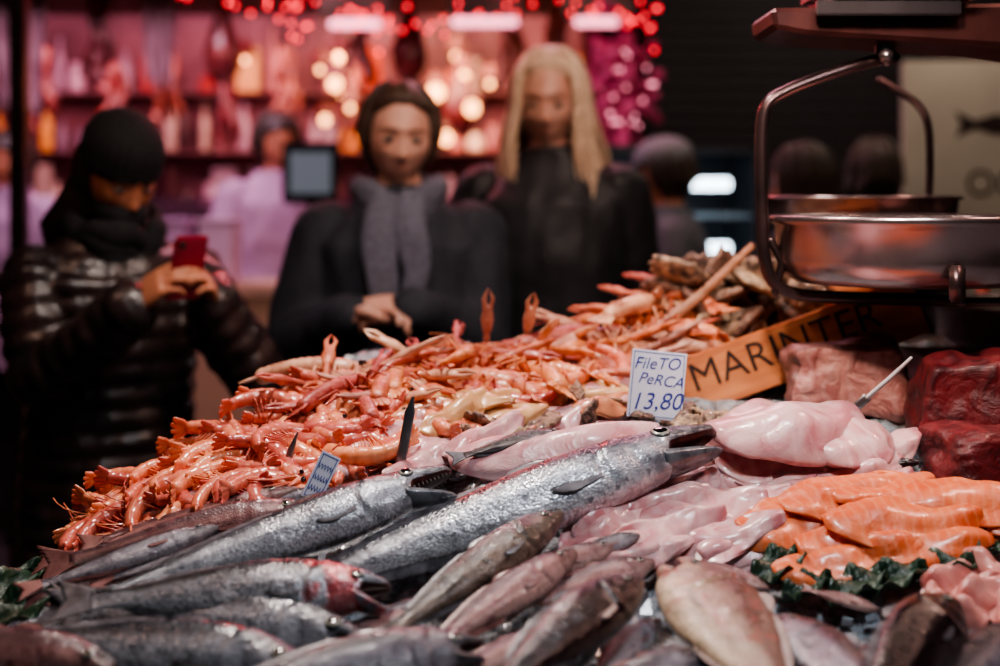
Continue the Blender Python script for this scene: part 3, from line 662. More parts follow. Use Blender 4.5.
# ------------------------------------------------------------------ hanging scale
sc=empty('hanging_scale',(.55,1.75,1.6)); tag(sc,'old steel hanging market scale with two round pans','scale')
Pi=Matrix.Translation((-.55,-1.75,-1.6))
stl=mat('scale_steel',(.20,.145,.145),(.42,.33,.33),scale=5,rough=.26,metal=.92,bump=.15,bscale=12,stretch=(1,1,.3))
dks=mat('scale_dark_steel',(.07,.048,.048),(.14,.085,.085),scale=10,rough=.30,metal=.85)
def sp(nm,vf,m,smooth=True):
    q=mk(nm,*vf,m,smooth=smooth); q.parent=sc; q.matrix_parent_inverse=Pi; return q
def bez(ctrl,n=10):
    out=[]; c=[ctrl[0]]+list(ctrl)+[ctrl[-1]]
    for i in range(1,len(c)-2):
        for k in range(n):
            t=k/n; p=[.5*((2*c[i][d])+(-c[i-1][d]+c[i+1][d])*t+(2*c[i-1][d]-5*c[i][d]+4*c[i+1][d]-c[i+2][d])*t*t+(-c[i-1][d]+3*c[i][d]-3*c[i+1][d]+c[i+2][d])*t**3) for d in range(len(c[0]))]
            out.append(p)
    out.append(list(ctrl[-1])); return out
pt=[(893,58),(870,62),(825,76),(785,92),(768,104),(762,125),(761,170),(762,220),(764,255),(772,280),(792,293),(830,297),(900,299),(962,302)]
sp('hanger_bracket',tube([W(a,b,1.72) for a,b in bez(pt,5)],[(.013,.0088)]*(5*13+1),14,ref=(0,1,0)),dks)
pt2=[(880,80),(900,92),(918,105),(928,125),(930,160),(929,198)]
sp('hanger_bracket',tube([W(a,b,2.1) for a,b in bez(pt2,5)],.0065,12),dks)
c=W(907,225,1.72); 
prof=[(0,-.082),(.10,-.082),(.15,-.078),(.168,-.066),(.176,-.045),(.178,0),(.186,.004),(.186,.012),(.180,.014),(.174,.008),(.172,-.04),(.162,-.062),(.14,-.072),(0,-.075)]
prof=[(max(r,.0005),z) for r,z in prof]
sp('scale_pan',lathe(prof,72,c),stl)
c2=W(860,200,2.15); sp('scale_pan',lathe([(r*.9,z*.5) for r,z in prof],64,c2),stl)
sp('pan_clip',box(W(957,284,1.54),(.020,.010,.046),.003),dks)
sp('pan_support',tube([W(775,292,1.72),W(782,262,1.72),W(770,240,1.72)],[(.01,.006)]*3,10,ref=(0,1,0)),dks)
sp('pan_support',tube([W(962,302,1.72),W(1000,302,1.72),W(1045,300,1.72),W(1056,270,1.72),W(1050,226,1.72)],[(.01,.007)]*5,10,ref=(0,1,0)),dks)
hp=[W(765,12,1.7),W(1045,6,1.7),W(1045,58,1.7),W(990,50,1.7),W(800,38,1.7),W(768,32,1.7)]
n=len(hp); vv=[p+V((0,-.04,0)) for p in hp]+[p+V((0,.10,0)) for p in hp]
ff=[tuple(range(n)),tuple(range(2*n-1,n-1,-1))]+[(i,i+n,(i+1)%n+n,(i+1)%n) for i in range(n)]
q=sp('scale_housing',(vv,ff),mat('housing_red_lit',(.06,.018,.018),(.10,.03,.026),rough=.45,metal=.5),smooth=False); q.modifiers.new('b','BEVEL').width=.006  # red light on the housing is put into its colour
sp('dial_body',box(W(890,-12,1.7)+V((0,0,.02)),(.21,.16,.09),.012),stl,smooth=False)
sp('vent_plate',box(W(888,8,1.64),(.19,.012,.020),.002),stl,smooth=False)
sp('suspension_rod',tube([W(890,-20,1.75),V((W(890,0,1.75).x,1.75,3.2))],.012,12),dks)
sp('pivot_bolt',tube([W(886,56,1.68),W(886,56,1.76)],.010,16),stl)
sp('pivot_post',tube([W(886,56,1.72),W(884,36,1.72)],.014,16),stl)
tb=mkG('steel_basin',G().add(lathe([(.0005,0),(.13,0),(.16,.02),(.18,.07),(.19,.075),(.185,.08),(.17,.07),(.15,.03),(.0005,.012)],48,(.93,2.18,H(.93,2.18)))),[dks]); tag(tb,'dark steel basin standing at the counter edge','basin')
dtr=mkG('dark_tray',G().add(box((.86,1.86,H(.86,1.86)+.004),(.44,.36,.006))).add(box((.86,1.68,H(.86,1.86)+.02),(.44,.008,.034),.002)).add(box((.86,2.04,H(.86,1.86)+.02),(.44,.008,.034),.002)).add(box((.64,1.86,H(.86,1.86)+.02),(.008,.36,.034),.002)).add(box((1.08,1.86,H(.86,1.86)+.02),(.008,.36,.034),.002)),[dks],smooth=False); tag(dtr,'empty dark metal tray behind the tuna blocks','tray')
redm=mat('bottle_red',(.6,.07,.03),rough=.3,coat=.5)
for x in (.985,1.04,1.1):
    b=mkG('sauce_bottle',G().add(lathe([(.0005,0),(.022,0),(.024,.01),(.024,.09),(.012,.115),(.011,.13),(.0005,.131)],24)),[redm],mw=Matrix.Translation((x,2.55,1.1))); tag(b,'small red sauce bottle with narrow cap','bottle','red sauce bottles')
    q=mkG('bottle_cap',G().add(lathe([(.0005,.129),(.013,.129),(.012,.15),(.0005,.152)],20)),[mat('cap',(.8,.5,.4),rough=.4)],parent=b)
sh=mkG('side_table',G().add(box((1.1,2.62,1.085),(.5,.3,.03),.004)).add(box((.88,2.5,.535),(.04,.04,1.07))).add(box((1.32,2.5,.535),(.04,.04,1.07))).add(box((.88,2.74,.535),(.04,.04,1.07))).add(box((1.32,2.74,.535),(.04,.04,1.07))),[dks],smooth=False); tag(sh,'dark metal side table carrying sauce bottles','table')

# ------------------------------------------------------------------ people
def headfn(p,d):
    x,y,z=p; zz=z/.115
    if zz<0: x*=1-.32*(-zz)**1.5; y=y*(1-.12*(-zz)**2)+.010*(-zz)
    else: z*=.94
    if y>0:
        g=lambda x0,z0,sx,sz: math.exp(-((x-x0)/sx)**2-((z-z0)/sz)**2)
        y*= .92
        y+= .009*g(0,-.012,.010,.024)+.020*g(0,-.032,.0105,.012)+.006*g(0,.028,.045,.009)
        y+= .006*g(.012,-.036,.008,.008)+.006*g(-.012,-.036,.008,.008)
        y-= .011*(g(.031,.006,.017,.012)+g(-.031,.006,.017,.012))
        y+= .007*(g(.031,.002,.011,.006)+g(-.031,.002,.011,.006))
        y+= .008*g(0,-.060,.02,.007)+.008*g(0,-.070,.018,.007)-.007*g(0,-.065,.024,.0025)
        y+= .010*g(0,-.097,.02,.014)+.007*(g(.043,-.025,.02,.02)+g(-.043,-.025,.02,.02))
    return V((x,y,z))
def capfn(hl=.5,az=1.0,k=.66,part_=.0):
    def fn(p,d):
        a=math.atan2(abs(d.x-part_*.3),d.y); zl=hl-.35*max(0,a-.35)
        if a<az+.3*max(0,-d.z) and d.z<zl: return p*k
        e=1+.02*mnoise.noise(V((d.x*4,d.y*4,d.z*4)))+.010*math.sin(math.atan2(d.x,d.y)*34+5*d.z)-.03*math.exp(-((d.x-part_)/.07)**2)*(d.z>.2)*(d.y>-.2)
        return p*e
    return fn
def ringloft(L_,seg=28,bumpf=None):
    R=[]
    for i,(z,cx,cy,rx,ry) in enumerate(L_):
        R.append([V((cx+rx*math.copysign(abs(math.cos(a))**.9,math.cos(a)),cy+ry*math.copysign(abs(math.sin(a))**.9,math.sin(a)),z)) for a in [2*math.pi*j/seg for j in range(seg)]])
    return rings(R)
def dense(L_,n,quilt=0,pitch=.05):
    a=np.array(L_); t=np.linspace(0,1,len(a)); tt=np.linspace(0,1,n); o=np.stack([np.interp(tt,t,a[:,i]) for i in range(a.shape[1])],1)
    k=np.array([1,2,1])/4
    for c in range(1,a.shape[1]):
        for _ in range(3): o[:,c]=np.convolve(np.pad(o[:,c],1,'edge'),k,'valid')
    if quilt:
        q=np.abs(np.sin(np.pi*(o[:,0])/pitch))**.6*quilt; o[:,3]+=q-quilt*.5; o[:,4]+=q-quilt*.5
    return [tuple(r) for r in o]
def limb(a,b,c,ra,rb,rc,quilt=0,pitch=.05):
    P=[];R=[];n=26
    for i in range(n): t=i/n; P.append(V(a).lerp(V(b),t)); R.append(ra+(rb-ra)*t)
    for i in range(n+1): t=i/n; P.append(V(b).lerp(V(c),t)); R.append(rb+(rc-rb)*t)
    for _ in range(4):
        Q=P[:]
        for i in range(1,len(P)-1): Q[i]=(P[i-1]+P[i]*2+P[i+1])/4
        P=Q
    d=0
    for i in range(len(P)):
        if i: d+=(P[i]-P[i-1]).length
        if quilt: R[i]+=quilt*(abs(math.sin(math.pi*d/pitch))**.6-.5)
    return tube(P,R,18)
def hand(g,w,f,n,td,curl=.6,s=1.):
    w=V(w); f=V(f).normalized(); n=V(n); n=(n-f*n.dot(f)).normalized(); t2=f.cross(n); td=t2 if t2.dot(V(td))>0 else -t2
    Rg=[]
    for q,a,b in ((-.02,.022,.018),(0,.026,.018),(.02,.034,.018),(.045,.040,.016),(.07,.041,.014),(.088,.038,.011)):
        c=w+f*q*s; Rg.append([c+td*math.cos(2*math.pi*j/16)*a*s+n*math.sin(2*math.pi*j/16)*b*s for j in range(16)])
    g.add(rings(Rg))
    for i,(L_,r) in enumerate(((.072,.0085),(.08,.0088),(.075,.0083),(.058,.0073))):
        b=w+f*(.082-.004*abs(i-1.2))*s+td*(.031-.0205*i)*s; th=curl*.35; P=[b-f*.02*s,b]; 
        for fr,inc in ((.45,curl*.5),(.3,curl*.9),(.25,curl*.6)):
            d=f*math.cos(th)+n*math.sin(th)+td*(.06-.05*i); b=b+d*L_*fr*s; P.append(b); th+=inc
        g.add(tube(P,[r*s*1.05,r*s*1.08,r*s,r*s*.95,r*s*.8],10))
    b=w+f*.02*s+td*.026*s; d1=(f*.7+td*.75+n*.35).normalized(); d2=(f*.95+td*.1+n*.5).normalized()
    g.add(tube([b,b+d1*.03*s,b+d1*.045*s+d2*.018*s,b+d1*.045*s+d2*.045*s],[.014*s,.012*s,.0105*s,.0085*s],10))
eyew=mat('eye_white',(.3,.24,.21),rough=.25); eyei=mat('eye_dark',(.03,.018,.013),rough=.2,coat=.3)
def person(base,face,s,headdir,arms,spec,vox=.006,label=''):
    yaw=math.atan2(-face[0],face[1]); M=Matrix.Translation((base[0],base[1],0))@Matrix.Rotation(yaw,4,'Z')@Matrix.Scale(s,4); Mi=M.inverted()
    Mr=Mi.to_3x3()
    hc=V((0,.02,1.565))+V(spec.get('hoff',(0,0,0)))
    hd=(Mr@V(headdir)).normalized(); hx=hd.cross(V((0,0,1))).normalized(); hz=hx.cross(hd)
    MH=Matrix((hx,hd,hz)).transposed().to_4x4(); MH.translation=hc
    if spec.get('tilt'): MH=MH@Matrix.Rotation(spec['tilt'],4,'Y')
    g=G()
    g.add(ellips((0,0,0),(.073,.094,.115),56,48,headfn),MH)
    for sg in (-1,1): g.add(ellips((sg*.073,-.008,-.012),(.01,.018,.03),12,10),MH)
    g.add(tube([(0,-.01,1.36),(0,0,1.44),MH@V((0,-.02,-.05))],[(.06),(.052),(.052)],18))
    g.add(ringloft(dense([(.82,0,0,.15,.105),(.92,0,0,.165,.115),(1.05,0,0,.125,.09),(1.2,0,.005,.14,.1),(1.32,0,0,.165,.095),(1.4,0,-.01,.12,.07),(1.43,0,-.01,.06,.05)],40)))
    for sg in (-1,1):
        g.add(tube([(sg*.085,0,.86),(sg*.09,.01,.48),(sg*.095,-.02,.09)],[.078,.052,.036],16)); g.add(tube([(sg*.095,-.05,.04),(sg*.1,.12,.035)],[(.035,.035),(.022,.036)],12,ref=(0,0,1)))
    A=[]
    for i,(e,w,h) in enumerate(arms):
        sg=1 if i==0 else -1; e=Mi@V(e); w=Mi@V(w); sh=V((sg*.165,-.005,1.355)); A.append((sh,e,w))
        g.add(limb(sh,e,w,.05,.04,.028))
        f,n,td,cu=h; hand(g,w,Mr@V(f),Mr@V(n),Mr@V(td),cu,.95)
    me=evalmesh(g,vox,1,'person')
    body=mkmesh('person',me,[spec['skin'],spec.get('lip',spec['skin'])],mw=M)
    MHi=MH.inverted()
    if 'lip' in spec:
        nP=len(me.polygons); cc=np.empty(nP*3); me.polygons.foreach_get('center',cc); cc=cc.reshape(-1,3)
        A_=np.array(MHi); q=cc@A_[:3,:3].T+A_[:3,3]; mi=((abs(q[:,0])<.022)&(q[:,2]>-.077)&(q[:,2]<-.056)&(q[:,1]>.08)).astype(int); me.polygons.foreach_set('material_index',mi)
    tag(body,label,'person')
    for sg in (-1,1):
        v,f=ellips((0,0,0),(.0125,.0115,.0055),16,12); fm=[1 if (lambda q_:q_.y>.006 and abs(q_.x)<.0055)(sum((V(v[k]) for k in q),V())/len(q)) else 0 for q in f]
        mk('eye',[MH@(V(p)+V((sg*.031,.0755,.001))) for p in v],f,[eyew,eyei],fm=fm,parent=body)
        mkG('eyebrow',G().add(tube([(sg*.015,.0870,.022),(sg*.032,.0870,.0255),(sg*.048,.0760,.021)],[(.0018,.0014),(.0018,.0014),(.0010,.0008)],8),MH),[spec['brow']],parent=body)
        mkG('eyelashes',G().add(tube([(sg*.019,.084,.006),(sg*.031,.0872,.0078),(sg*.044,.079,.0045)],[.0008]*3,6),MH),[spec['brow']],parent=body)
    q=spec.get('quilt',0); inf=spec.get('inf',.03); g3=G()
    hem=spec.get('hem',.72); pt_=spec.get('pitch',.06)
    g3.add(ringloft(dense([(hem,0,0,.17+inf,.13+inf),(.9,0,0,.172+inf,.13+inf),(1.05,0,0,.15+inf,.115+inf),(1.2,0,.005,.155+inf,.115+inf),(1.32,0,0,.168+inf*.7,.105+inf),(1.385,0,-.01,.13+inf*.5,.08+inf*.7),(1.43,0,-.005,.085,.08),(1.455,0,0,.075,.075)],110,q,pt_)))
    for sh_,e,w in A:
        wd=(w-e).normalized(); g3.add(limb(sh_+V((0,0,-.012)),e,w-wd*.012,.056+inf*.6,.05+inf*.6,.04+inf*.4,q,pt_))
    m3=evalmesh(g3,.008,3,'coat')
    nv=len(m3.vertices); co=np.empty(nv*3); m3.vertices.foreach_get('co',co); no=np.empty(nv*3); m3.vertices.foreach_get('normal',no); co=co.reshape(-1,3); no=no.reshape(-1,3)
    kk=np.array([.010*mnoise.noise(V((c[0]*9,c[1]*9,c[2]*5)))+.006*mnoise.noise(V((c[0]*22,c[1]*22,c[2]*14))) for c in co])
    m3.vertices.foreach_set('co',(co+no*kk[:,None]).ravel()); m3.update()
    mkmesh('coat',m3,spec['coat'],parent=body)
    g4=G()
    for sg in (-1,1): g4.add(tube([(sg*.085,0,.86),(sg*.09,.01,.48),(sg*.095,-.02,.1)],[.098,.07,.058],18))
    g4.add(ringloft(dense([(.8,0,0,.16,.115),(.95,0,0,.175,.125),(1.0,0,0,.16,.115)],12)))
    mkmesh('trousers',evalmesh(g4,.012,2,'trousers'),spec['trou'],parent=body)
    for sg in (-1,1): mkG('shoe',G().add(tube([(sg*.095,-.06,.045),(sg*.098,.03,.045),(sg*.102,.13,.035)],[(.045,.042),(.045,.045),(.03,.042)],14,ref=(0,0,1))),[blk],parent=body)
    return body,MH,M
def hairmesh(name,MH,body,m,n,length,open_,seed,r0=.011,waves=.004,spread=.0,front=0.,vol=1.1,hl=.5,az=1.0,vary=.12,part_=0.,seg=8):
    r=random.Random(seed); g=G()
    g.add(ellips((0,-.006,.006),(.076*vol,.098*vol,.112*vol),72,48,capfn(hl,az,.66,part_)),MH)
    for i in range(n):
        ph=open_+(2*math.pi-2*open_)*(i+r.random()*.9)/n; dx=math.sin(ph); dy=math.cos(ph)
        P=[];R=[]; off_=r.uniform(-.006,.008); r1=r0*r.uniform(.6,1.2)
        for k in range(2,9):
            th=math.pi/2*k/8; P.append(V(((.078*vol+off_)*dx*math.sin(th),-.006+(.098*vol+off_)*dy*math.sin(th),.006+.114*vol*math.cos(th)))+V((r.uniform(-1,1),r.uniform(-1,1),0))*.0015); R.append(r1*(.5+.5*k/8))
        L_=length*r.uniform(1-vary*2,1+vary); p=P[-1].copy(); a=.9*math.sin(ph*3)+r.uniform(-.6,.6); m2=14; w2=waves*r.uniform(.7,1.4); fr=front*r.uniform(.7,1.2); sp_=spread*r.uniform(.7,1.2)
        for k in range(1,m2+1):
            t=k/m2; sx=1+sp_*(math.sin(t*math.pi*.7)); P.append(V((p.x*sx+w2*t*math.sin(a+t*6.5),p.y*(1+sp_*.5*t)+w2*t*math.cos(a+t*5)+fr*t*(1 if dy>-.1 else -.6),p.z-L_*t))); R.append(r1*(1-.8*t**2))
        g.add(tube(P,[(x,x*.8) for x in R],seg),MH)
    return mkG(name,g,[m],parent=body)
skinA=mat('skin_orange_lit',(.58,.24,.13),(.48,.18,.10),scale=20,rough=.5,sss=.15)  # warm orange light is put into this skin colour
skinB=mat('skin_fair',(.60,.34,.26),(.52,.26,.19),scale=20,rough=.5,sss=.15)
lip=mat('lip_rose',(.42,.13,.11),rough=.45)
hairD=mat('hair_dark',(.022,.013,.010),(.06,.035,.025),scale=60,rough=.5,stretch=(6,6,1))
hairBr=mat('hair_brown',(.035,.02,.015),(.10,.057,.04),scale=60,rough=.45,stretch=(6,6,1))
hairB=mat('hair_blonde',(.82,.62,.45),(.45,.30,.20),scale=60,rough=.42,stretch=(6,6,.6))
browB=mat('brow_light_brown',(.22,.13,.08),rough=.6)
coatQ=mat('coat_quilted_dark',(.020,.015,.016),(.045,.024,.022),scale=12,rough=.33,coat=.2,bump=.5,bscale=30)
coatN=mat('coat_navy',(.010,.012,.020),(.017,.020,.030),scale=30,rough=.8,bump=.2,bscale=200)
coatB=mat('coat_black',(.009,.009,.012),(.017,.017,.021),scale=10,rough=.6,bump=.35,bscale=18)
jean=mat('trousers_dark',(.015,.016,.025),rough=.8)
scarfm=mat('scarf_grey',(.085,.085,.115),(.15,.15,.195),scale=120,rough=.9,bump=.8,bscale=200)
clb=mat('black_cloth',(.01,.01,.012),(.018,.017,.02),scale=80,rough=.85,bump=.4,bscale=150)
dn=V((0,0,-1))
ph=W(187,268,2.33); d=V((.6,-.8,0)).normalized(); rr=d.cross(V((0,0,1))); u=(V((0,0,1))*.85+d*.35).normalized()
bA,MHA,MA=person((-.80,2.58),(.6,-.8,0),.935,(.60,-.70,-.52),
  [(W(44,380,2.42),ph+rr*.078-u*.075-d*.03,(u*.55-rr*.35+d*.35,-rr*.9+d*.2-u*.1,-d+u*.3,1.0)),
   (W(258,380,2.5),ph-rr*.073-u*.075-d*.03,(u*.55+rr*.35+d*.35,rr*.9+d*.2-u*.1,-d+u*.3,1.0))],
  dict(skin=skinA,lip=lip,brow=hairD,coat=coatQ,trou=jean,quilt=.013,pitch=.048,inf=.026,hem=.66,hoff=(0,.03,-.01)),vox=.0045,label='woman in quilted jacket, black beanie and mask holding a phone')
def beaniefn(p,dd):
    z=p.z if p.z>-.035 else -.035+(p.z+.035)*.1
    k=1+.015*math.sin(math.atan2(dd.x,dd.y)*26)+(.04 if p.z<-.015 else 0)
    return V((p.x*k,p.y*k,z))
g=G(); g.add(ellips((0,-.014,.050),(.086,.104,.092),78,30,beaniefn),MHA); mkG('beanie',g,[clb],parent=bA)
g=G(); g.add(ellips((0,-.035,-.01),(.09,.088,.12),28,20),MHA); g.add(tube([(0,-.035,1.50),(0,-.09,1.44),(0,-.13,1.36)],[(.09,.1),(.07,.13),(.04,.1)],20)); mkG('hair',g,[hairD],parent=bA)
g=G(); g.add(ellips((0,.033,-.066),(.062,.074,.050),28,20),MHA); mkG('face_mask',g,[clb],parent=bA)
def scarf(z0,r,th,seed=1,n=3,cx=0):
    g=G(); rr_=random.Random(seed)
    for k in range(n):
        ph0=rr_.uniform(0,6); P=[];R=[]
        for a in np.linspace(0,2*math.pi,48):
            w=.012*math.sin(a*3+ph0)+.006*math.sin(a*7+k)
            P.append(V((cx+(r+.006*k+w*.5)*math.sin(a),.012+(r+.006*k+w*.5)*math.cos(a)*.95,z0+k*th*.95-.028*math.cos(a)+w))); t2=th*(1+.25*math.sin(a*5+ph0)); R.append((t2,t2*.7))
        g.add(tube(P,R,14,ref=(0,0,1)))
    return g
g=scarf(1.395,.080,.026,2); mkG('scarf',g,[clb],parent=bA)
phm=mat('phone_red',(.4,.02,.045),rough=.35,coat=.3)
pe=empty('mobile_phone'); tag(pe,'red mobile phone held in both hands','phone')
MP=frame(ph,rr,u); pe.matrix_world=MP
fs_=1 if (MP.to_3x3()@V((0,1,0))).dot(d)<0 else -1
part('phone_case',box((0,0,0),(.066,.009,.132),.004),phm,pe); part('screen',box((0,.0048*fs_,0),(.060,.001,.122)),mat('screen_glow',(.02,.02,.02),rough=.1,emit=1.6,ec=(.85,.6,.55)),pe); part('camera_lens',tube([(.018,-.0045*fs_,.05),(.018,-.007*fs_,.05)],.006,12),blk,pe)
hw=W(376,318,2.52)
bB,MHB,MB=person((-.225,2.80),(.05,-1,0),.985,(.18,-1,-.18),
  [(W(300,345,2.74),hw+V((-.05,.05,-.005)),((.85,-.25,.1),(.1,-.5,-.75),(0,-.6,.8),.9)),
   (W(478,345,2.74),hw+V((.07,.04,.012)),((-.85,-.25,.05),(-.1,.5,-.7),(0,-.3,.9),.9))],
  dict(skin=skinB,lip=lip,brow=hairBr,coat=coatN,trou=jean,inf=.040,hem=.6,tilt=-.05),vox=.0045,label='woman in navy coat and grey scarf with brown hair tied back')
hairmesh('hair',MHB,bB,hairBr,70,.06,1.25,2,r0=.008,vol=1.10,hl=.70,az=1.05,spread=-.10,part_=.12)
g=G(); g.add(ellips((0,-.115,.05),(.05,.045,.05),28,20,lambda p,dd:p*(1+.05*math.sin(dd.x*9+dd.z*12))),MHB); mkG('hair_bun',g,[hairBr],parent=bB)
g=scarf(1.39,.080,.028,5)
for x0,x1,L_,y0 in ((.025,.05,.44,.025),(-.035,-.03,.30,.015)):
    P=[];R=[]
    for t in np.linspace(0,1,26):
        P.append(V((x0+(x1-x0)*t+.010*math.sin(t*9),.10+y0+.060*math.sin(min(1,t*2.2)*1.57),1.43-L_*t))); R.append((.012+.005*math.sin(t*11),.032+.006*math.sin(t*7)))
    g.add(tube(P,R,16,ref=(0,1,0)))
mkG('scarf',g,[scarfm],parent=bB)
bC,MHC,MC=person((.130,3.18),(-.15,-1,0),1.055,(-.20,-1,-.24),
  [(V((-.11,3.2,1.12)),V((-.12,3.12,.87)),((0,-.2,-1),(1,0,0),(0,-1,0),.4)),
   (V((.36,3.2,1.12)),V((.37,3.12,.87)),((0,-.2,-1),(-1,0,0),(0,-1,0),.4))],
  dict(skin=skinB,lip=lip,brow=browB,coat=coatB,trou=jean,inf=.030,hem=.6),vox=.005,label='woman with long blonde hair in a black padded coat')
hairmesh('hair',MHC,bC,hairB,300,.38,.86,5,r0=.0056,waves=.018,spread=.26,front=.085,vol=1.12,hl=.72,az=.92,vary=.14,part_=-.1,seg=6)
def simple(x,y,face,s,coat,hair,skin,label,hair_len=.05,cap=None):
    f=V(face).normalized(); r=f.cross(V((0,0,1)))
    c=V((x,y,0))
    b,mh,m=person((x,y),face,s,(f.x,f.y,-.15),[(c+r*.24*s+V((0,0,1.1*s)),c+r*.22*s+f*.12+V((0,0,.9*s)),((f*.4+dn),-r,f,.5)),(c-r*.24*s+V((0,0,1.1*s)),c-r*.22*s+f*.12+V((0,0,.9*s)),((f*.4+dn),r,f,.5))],
      dict(skin=skin,brow=hair,coat=coat,trou=jean,inf=.035,hem=.7),vox=.009,label=label)
    hairmesh('hair',mh,b,hair,40,hair_len,1.1,int(x*10)+7,r0=.012,waves=.008)
    if cap:
        mkG('cap',G().add(ellips((0,-.010,.07),(.094,.108,.07),24,16),mh).add(tube([(0,.06,.06),(0,.14,.045)],[(.006,.07),(.004,.05)],12,ref=(0,0,1)),mh),[cap],parent=b)
    return b
lil=mat('vendor_purple_lit',(.40,.26,.38),rough=.8); greyc=mat('jacket_grey',(.1,.1,.12),rough=.8)  # vendor coat: purple stall light put into its colour
simple(-.96,5.33,(.6,-1,0),1.05,lil,hairD,skinA,'stall vendor in a work coat tinted as purple light')
simple(-2.05,5.25,(-.3,-1,0),1.0,lil,hairD,skinA,'stall vendor in a coat tinted as purple light near the post')
simple(.58,4.3,(-1,.1,0),.95,greyc,hairD,skinA,'man in grey jacket and cap standing by a fridge',cap=mat('cap_grey',(.2,.2,.22),rough=.8))
simple(.93,3.8,(-.8,.5,0),.93,coatB,hairD,skinA,'shopper in black coat looking aside',hair_len=.2)
simple(1.24,4.15,(.5,1,0),.95,coatB,hairD,skinA,'dark-haired shopper in black jacket seen from behind',hair_len=.1)

# ------------------------------------------------------------------ setting
def struct(nm,vf,m): o=mk(nm,*vf,m,smooth=False); o['kind']='structure'; return o
struct('floor',box((0,4,-.05),(12,12,.1)),mat('floor_tiles',(.03,.028,.03),(.06,.05,.05),scale=4,rough=.35))
struct('ceiling',box((0,4,3.25),(12,12,.1)),mat('ceiling_dark',(.02,.015,.018),rough=.9))
struct('wall_back',box((0,9,1.6),(12,.1,3.4)),mat('wall_back_paint',(.12,.04,.06),(.2,.07,.1),scale=2,rough=.9))
struct('wall_left',box((-4.5,4,1.6),(.1,10,3.4)),mat('wall_side_paint',(.1,.05,.07),rough=.9))
struct('wall_right',box((4.0,4,1.6),(.1,10,3.4)),mat('wall_side_paint_dark',(.03,.03,.035),rough=.9))
shut=mat('shutter_metal',(.035,.033,.037),rough=.6,metal=.3)
g=G()
for i in range(52): g.add(box((1.46,5.55,.06+i*.06),(1.64,.02,.052),.006))
o=mkG('roller_shutter',g,[shut],smooth=False); tag(o,'closed dark metal roller shutter','shutter')
o=mkG('steel_post',G().add(box((-1.5,3.9,1.6),(.05,.05,3.2),.005)).add(box((-1.5,3.9,.01),(.14,.14,.02),.003)),[dks],smooth=False); tag(o,'dark square steel post','post')
signw=mat('sign_cream',(.5,.43,.36),(.4,.34,.29),scale=3,rough=.6); sb=empty('shop_sign',(1.64,4.45,1.4)); tag(sb,'cream wall sign with painted fish and lettering','sign')
part('sign_panel',box((.1,0,.02),(.62,.03,.95),.006),signw,sb)
fs=[(.17,0),(.10,.032),(0,.038),(-.07,.016),(-.14,.05),(-.12,0),(-.14,-.045),(-.07,-.013),(0,-.034),(.10,-.026)]
part('fish_emblem',([(x+.115,-.0165,z+.265) for x,z in fs],[tuple(range(len(fs)))]),ink,sb)
text('lettering','OC',.13,Matrix.Translation((.11,-.0165,.055))@Matrix.Rotation(math.pi/2,4,'X'),ink,sb)
part('sign_post',box((.1,.03,-.9),(.06,.03,1.0)),dks,sb)
fr=empty('drinks_fridge',(.66,4.95,0)); tag(fr,'glass fronted fridge with white strip lights','fridge')
frm=mat('fridge_body',(.05,.055,.065),rough=.4,metal=.4); gl=mat('strip_white',(.8,.9,1),emit=7,ec=(.75,.9,1))
part('cabinet',(lambda g:(g.v,g.f))(G().add(box((0,.3,.8),(.62,.03,1.6))).add(box((-.3,0,.8),(.03,.6,1.6))).add(box((.3,0,.8),(.03,.6,1.6))).add(box((0,0,1.59),(.62,.6,.03))).add(box((0,0,.3),(.6,.6,.6)))),frm,fr)
for z in (1.46,1.22): part('strip_light',box((.0,-.28,z),(.40,.02,.04),.005),gl,fr)
for z in (1.34,1.08,.85): part('shelf',box((0,0,z),(.57,.5,.015)),mat('shelf_blue_glow',(.25,.33,.4),rough=.4,emit=.15),fr)  # shelves glow faintly, light put into their material
st=empty('market_stall',(-1.2,5.8,0)); tag(st,'brightly lit delicatessen stall counter','market stall')
beige=mat('stall_front_beige',(.50,.33,.24),rough=.5); pinkw=mat('stall_wall_pink',(.36,.15,.19),(.09,.03,.045),scale=2.2,rough=.7)
part('stall_front',box((-.4,-.2,.52),(3.6,.06,1.04)),beige,st); part('stall_worktop',box((-.4,.1,1.06),(3.7,.7,.05),.01),mat('worktop',(.4,.3,.33),rough=.3),st)
part('glass_guard',box((-.4,-.22,1.25),(3.5,.01,.32)),mat('guard',(.4,.25,.35),rough=.1,trans=.9),st)
part('stall_canopy',box((-.35,-.1,2.42),(4.1,1.0,.22),.02),mat('canopy',(.04,.01,.014),rough=.7),st)
part('stall_back_panel',box((-.3,1.25,1.5),(4.2,.05,2.6)),pinkw,st)
for x in (-2.3,1.66): part('stall_pillar',box((x,.3,1.35),(.12,.12,2.7),.01),mat('pillar_red',(.2,.03,.04),rough=.5),st)
for z in (1.35,1.66,1.98): part('stall_shelf',box((-.3,1.08,z),(3.9,.3,.012)),mat('shelf_dark',(.2,.08,.09),rough=.6),st)
def gm(n,c,e=0): return mat(n,c,rough=.4,coat=.3,emit=e,rnd=.45)
jars=[gm('goods_amber',(.8,.35,.08)),gm('goods_pink',(.6,.25,.3)),gm('goods_cream',(.85,.7,.62)),gm('goods_red',(.5,.04,.05)),gm('goods_dark',(.06,.02,.035)),gm('goods_lilac',(.5,.35,.5))]
jp=[lathe([(.0005,0),(.04,0),(.045,.01),(.045,.1),(.03,.13),(.032,.16),(.0005,.162)],20),box((0,0,.085),(.12,.09,.17),.006),lathe([(.0005,0),(.03,0),(.033,.01),(.033,.14),(.012,.19),(.012,.24),(.0005,.242)],20)]
